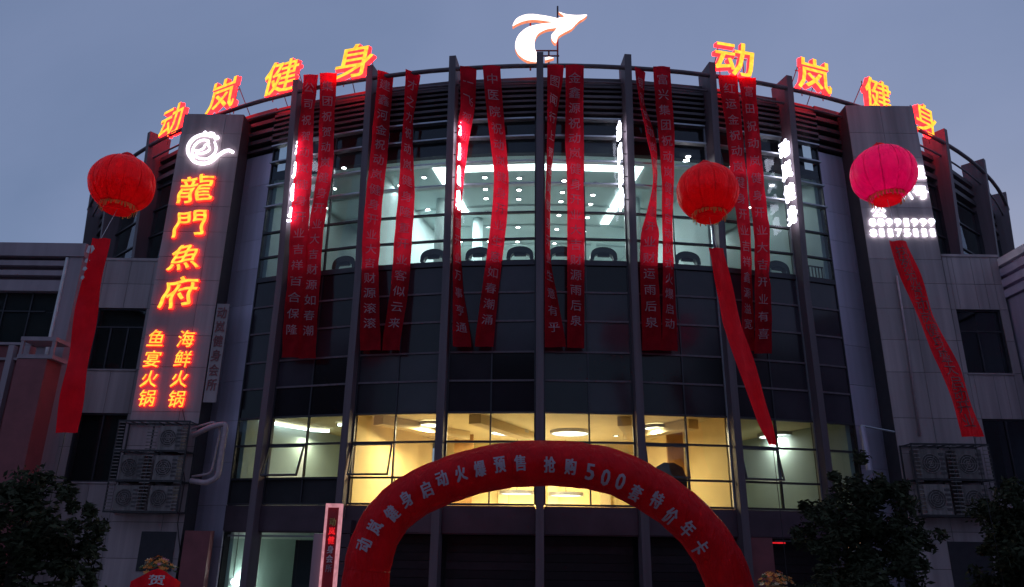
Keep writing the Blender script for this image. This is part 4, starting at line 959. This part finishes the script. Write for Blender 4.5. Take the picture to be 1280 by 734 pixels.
# projecting bay with rails, red light painted into its colour
b = MB(); b.box((-19.44, yn-1.6, 0.68), (-18.25, yn-.62, 9.93), M['redpaint_redlit']); b.build('projecting_bay', NB)
for z in (10.67, 9.95): nbox('bay_rail', (-19.46, yn-1.62, z), (-18.06, yn-.6, z+.16), 'pinkwall')
for x in (-19.44, -18.2): nbox('bay_post', (x, yn-1.6, 10.11), (x+.12, yn-1.5, 10.67), 'pinkwall')
RB = thing('corner_building', (22.5, 27, 0), 'bluish corner building with striped cornice at the right edge', 'building')
MB().box((21.05, 22, 0), (30, 34, 13.35), M['lav']).build('wall', RB)
for k in range(4): MB().box((20.92 - .0*k, 21.8, 13.4 + .48*k), (30, 30.2, 13.72 + .48*k), M['whitepaint'] if k == 3 else M['lav']).build('cornice_slat', RB)
MB().box((21.15, 22.2, 13.35), (29.9, 33.5, 15.1), M['lav']).build('cornice_core', RB)
wf = MB().box((21.0, 24.0, 9.0), (21.04, 25.6, 11.2), M['mull']).build('window', RB); piece('pane', wf, M['pane'], AX, (.02, 1.4, 2.0), (20.985, 24.8, 10.1))
FB = thing('far_block', (46, 62, 0), 'small reddish roofline beyond the right corner', 'building')
MB().box((38, 58, 0), (54, 68, 25.6), M['greyred']).build('wall', FB); MB().box((37.7, 57.7, 25.6), (54.3, 68.3, 26.3), M['greyred']).build('roof_edge', FB)

# ------------------------------------------------------------------ unseen far side of the street behind the camera, shaped for facade shade and reflections
for k, (xa, xb, ya, h, lab) in enumerate(((-112, -56, -34, 35, 'long dark block across the street on the far left'), (-54, -24, -32, 8.5, 'low dark shop row across the street on the left'),
        (-21, -3, -27, 25, 'tall narrow dark block across the street'), (1, 22, -30, 9, 'low dark shop row across the street on the right'),
        (25, 47, -28, 15.5, 'middling dark block across the street'), (50, 112, -34, 33, 'long dark block across the street on the far right'))):
    t = thing('street_building', ((xa+xb)/2, ya, 0), lab, 'building', 'dark buildings across the street')
    MB().box((xa, ya-14, 0), (xb, ya, h), M['block']).build('wall', t); MB().box((xa-.3, ya-14.3, h), (xb+.3, ya+.3, h+.5), M['block']).build('roof_edge', t)
    for z in range(3, int(h)-2, 4): MB().box((xa+1, ya+.002, z), (xb-1, ya+.05, z+1.7), M['mull']).build('window_band', t)

# ================================================================== trees
def tree(name, base, blobs, n, lab, seed, trunk_top):
    rnd = random.Random(seed); t = thing(name, base, lab, 'tree', 'dark street trees')
    base = Vector(base)
    b = MB(); top = Vector(trunk_top)
    b.tube([base, base.lerp(top, .5) + Vector((.08, 0, 0)), top], [.16, .12, .07], M['bark'], 8)
    for c, r in blobs:
        c = Vector(c); s = base.lerp(top, rnd.uniform(.55, .95)); b.tube([s, s.lerp(c, .5) + Vector((0, 0, .1)), c], [.06, .04, .015], M['bark'], 5)
    b.build('trunk', t)
    b = MB(); tot = sum(r**2 for _, r in blobs)
    for c, r in blobs:
        c = Vector(c)
        subs = []
        for k in range(17):
            d = Vector((rnd.gauss(0, 1), rnd.gauss(0, 1), rnd.gauss(0, 1))).normalized(); subs.append((c + d*r*rnd.uniform(.4, 1.22), r*rnd.uniform(.14, .40)))
        for k in range(int(n*r*r/tot)):
            cc, rr = rnd.choice(subs); d = Vector((rnd.gauss(0, 1), rnd.gauss(0, 1), rnd.gauss(0, 1))).normalized()
            p = cc + d*rr*rnd.uniform(.3, 1.15); u = Vector((rnd.gauss(0, 1), rnd.gauss(0, 1), rnd.gauss(0, .6))).normalized()
            w = u.cross(Vector((rnd.gauss(0, 1), rnd.gauss(0, 1), rnd.gauss(0, 1)))).normalized(); L = rnd.uniform(.06, .125); wd = L*.38
            b.add([p-u*L, p+w*wd, p+u*L, p-w*wd], [(0, 1, 2, 3)], M['leaf'] if rnd.random() < .7 else M['leaf2'])
    b.build('crown', t)['kind'] = 'stuff'
def blob(px, py, Y, rpx):
    p = at(px, py, Y); return (tuple(p), (at(px+rpx, py, Y)-p).x)
tree('broadleaf_tree', (-11.0, 17, .0), [blob(20, 650, 17, 52), blob(60, 665, 16.6, 48), blob(88, 690, 17.2, 38), blob(0, 690, 16.8, 60), blob(45, 720, 17, 60), blob(95, 735, 17, 38), blob(-30, 660, 17, 50), blob(10, 780, 17, 60), blob(80, 790, 17, 50)], 15000, 'dark leafy tree low at the left edge', 3, (-10.6, 17, 3.6))
tree('broadleaf_tree', (9.2, 20, .0), [blob(1078, 615, 20, 42), blob(1050, 640, 20.2, 42), blob(1105, 640, 19.8, 44), blob(1030, 665, 19.7, 34), blob(1080, 680, 20, 55), blob(1130, 680, 20.1, 36), blob(1045, 710, 20, 48), blob(1110, 715, 20, 48), blob(1080, 760, 20, 60)], 15000, 'dark leafy tree in front of the phone-number tower', 5, (9.2, 20, 4.6))
tree('broadleaf_tree', (13.6, 20.5, .0), [blob(1268, 625, 20.5, 30), blob(1250, 660, 20.4, 30), blob(1285, 660, 20.3, 44), blob(1262, 700, 20.6, 38), blob(1300, 720, 20.5, 50), blob(1275, 755, 20.5, 50)], 10000, 'dark leafy tree cut by the right edge', 9, (13.6, 20.5, 4.2))

# ================================================================== flower stands
def flowers(px, py, Y, wpx, lab, seed, red):
    rnd = random.Random(seed); c = at(px, py, Y); s = (at(px+1, py, Y)-c).x; W2 = wpx*s/2
    t = thing('flower_stand', (c.x, c.y, 1.2), lab, 'flower stand', 'opening-day flower stands')
    b = MB(); zt = c.z-.25
    for k in range(3):
        a = 2*pi*k/3+.5; b.tube([(c.x + .38*cos(a), c.y + .38*sin(a), 1.2), (c.x + .1*cos(a), c.y + .1*sin(a), zt)], .025, M['wicker'], 6)
    b.build('stand', t); MB().lathe((c.x, c.y, zt), [(.12, -.35), (.3, -.05), (.34, .05), (.30, .03), (.1, -.28)], M['wicker'], 16).build('basket', t, True)
    bs = {k: MB() for k in ('petal', 'petal2', 'petal3', 'green')}
    for k in range(85):
        a = rnd.uniform(0, 2*pi); rr = W2*sqrt(rnd.random()); p = Vector((c.x + rr*cos(a), c.y + rr*.7*sin(a), c.z - .18 + .34*(1-(rr/W2)**2) + rnd.uniform(-.1, .08)))
        key = rnd.choices(['petal', 'petal2', 'petal3', 'green'], [5, 3, 1, 4])[0]
        nrm = Vector((cos(a)*.5, sin(a)*.5-.3, 1)).normalized(); u = nrm.orthogonal().normalized(); w = nrm.cross(u); sz = rnd.uniform(.06, .11)
        for j in range(6):
            q = 2*pi*j/6 + rnd.uniform(-.2, .2); d = u*cos(q) + w*sin(q); e = u*cos(q+.5) + w*sin(q+.5); g = u*cos(q-.5) + w*sin(q-.5)
            bs[key].add([p, p+g*sz*.6+nrm*.02, p+d*sz+nrm*.05, p+e*sz*.6+nrm*.02], [(0, 1, 2, 3)], M[key])
    for key, nm in (('petal', 'orange_flowers'), ('petal2', 'cream_flowers'), ('petal3', 'pink_flowers'), ('green', 'leaves')): bs[key].build(nm, t)['kind'] = 'stuff'
    if red:
        b = MB(); z1 = c.z-.1; pts = []
        for k in range(13):
            x = -.75 + 1.5*k/12; pts.append((c.x + .25 + x, c.y - .5 - .05*cos(k*1.3), z1 - .55*abs(x)**1.3))
        low = [(x*1.0, y-.1, 1.3) for x, y, z in pts]
        b.add(pts + low, [(k, k+1, 13+k+1, 13+k) for k in range(12)], M['bigred']); o = b.build('red_sash', t, True); o.modifiers.new('thickness', 'SOLIDIFY').thickness = .01
        b = MB(); solid_glyph(b, '贺', frame(Vector((c.x+.3, c.y-.585, z1-.32)), (1, 0, 0)), .5, .3, .01, M['whitepaint'], M['whitepaint'], .02); b.build('sash_character', t)
flowers(197, 706, 25, 46, 'flower stand with orange blooms and a red sash at the lower left', 4, True)
flowers(970, 724, 25, 44, 'flower stand with cream and orange blooms right of the arch', 6, False)
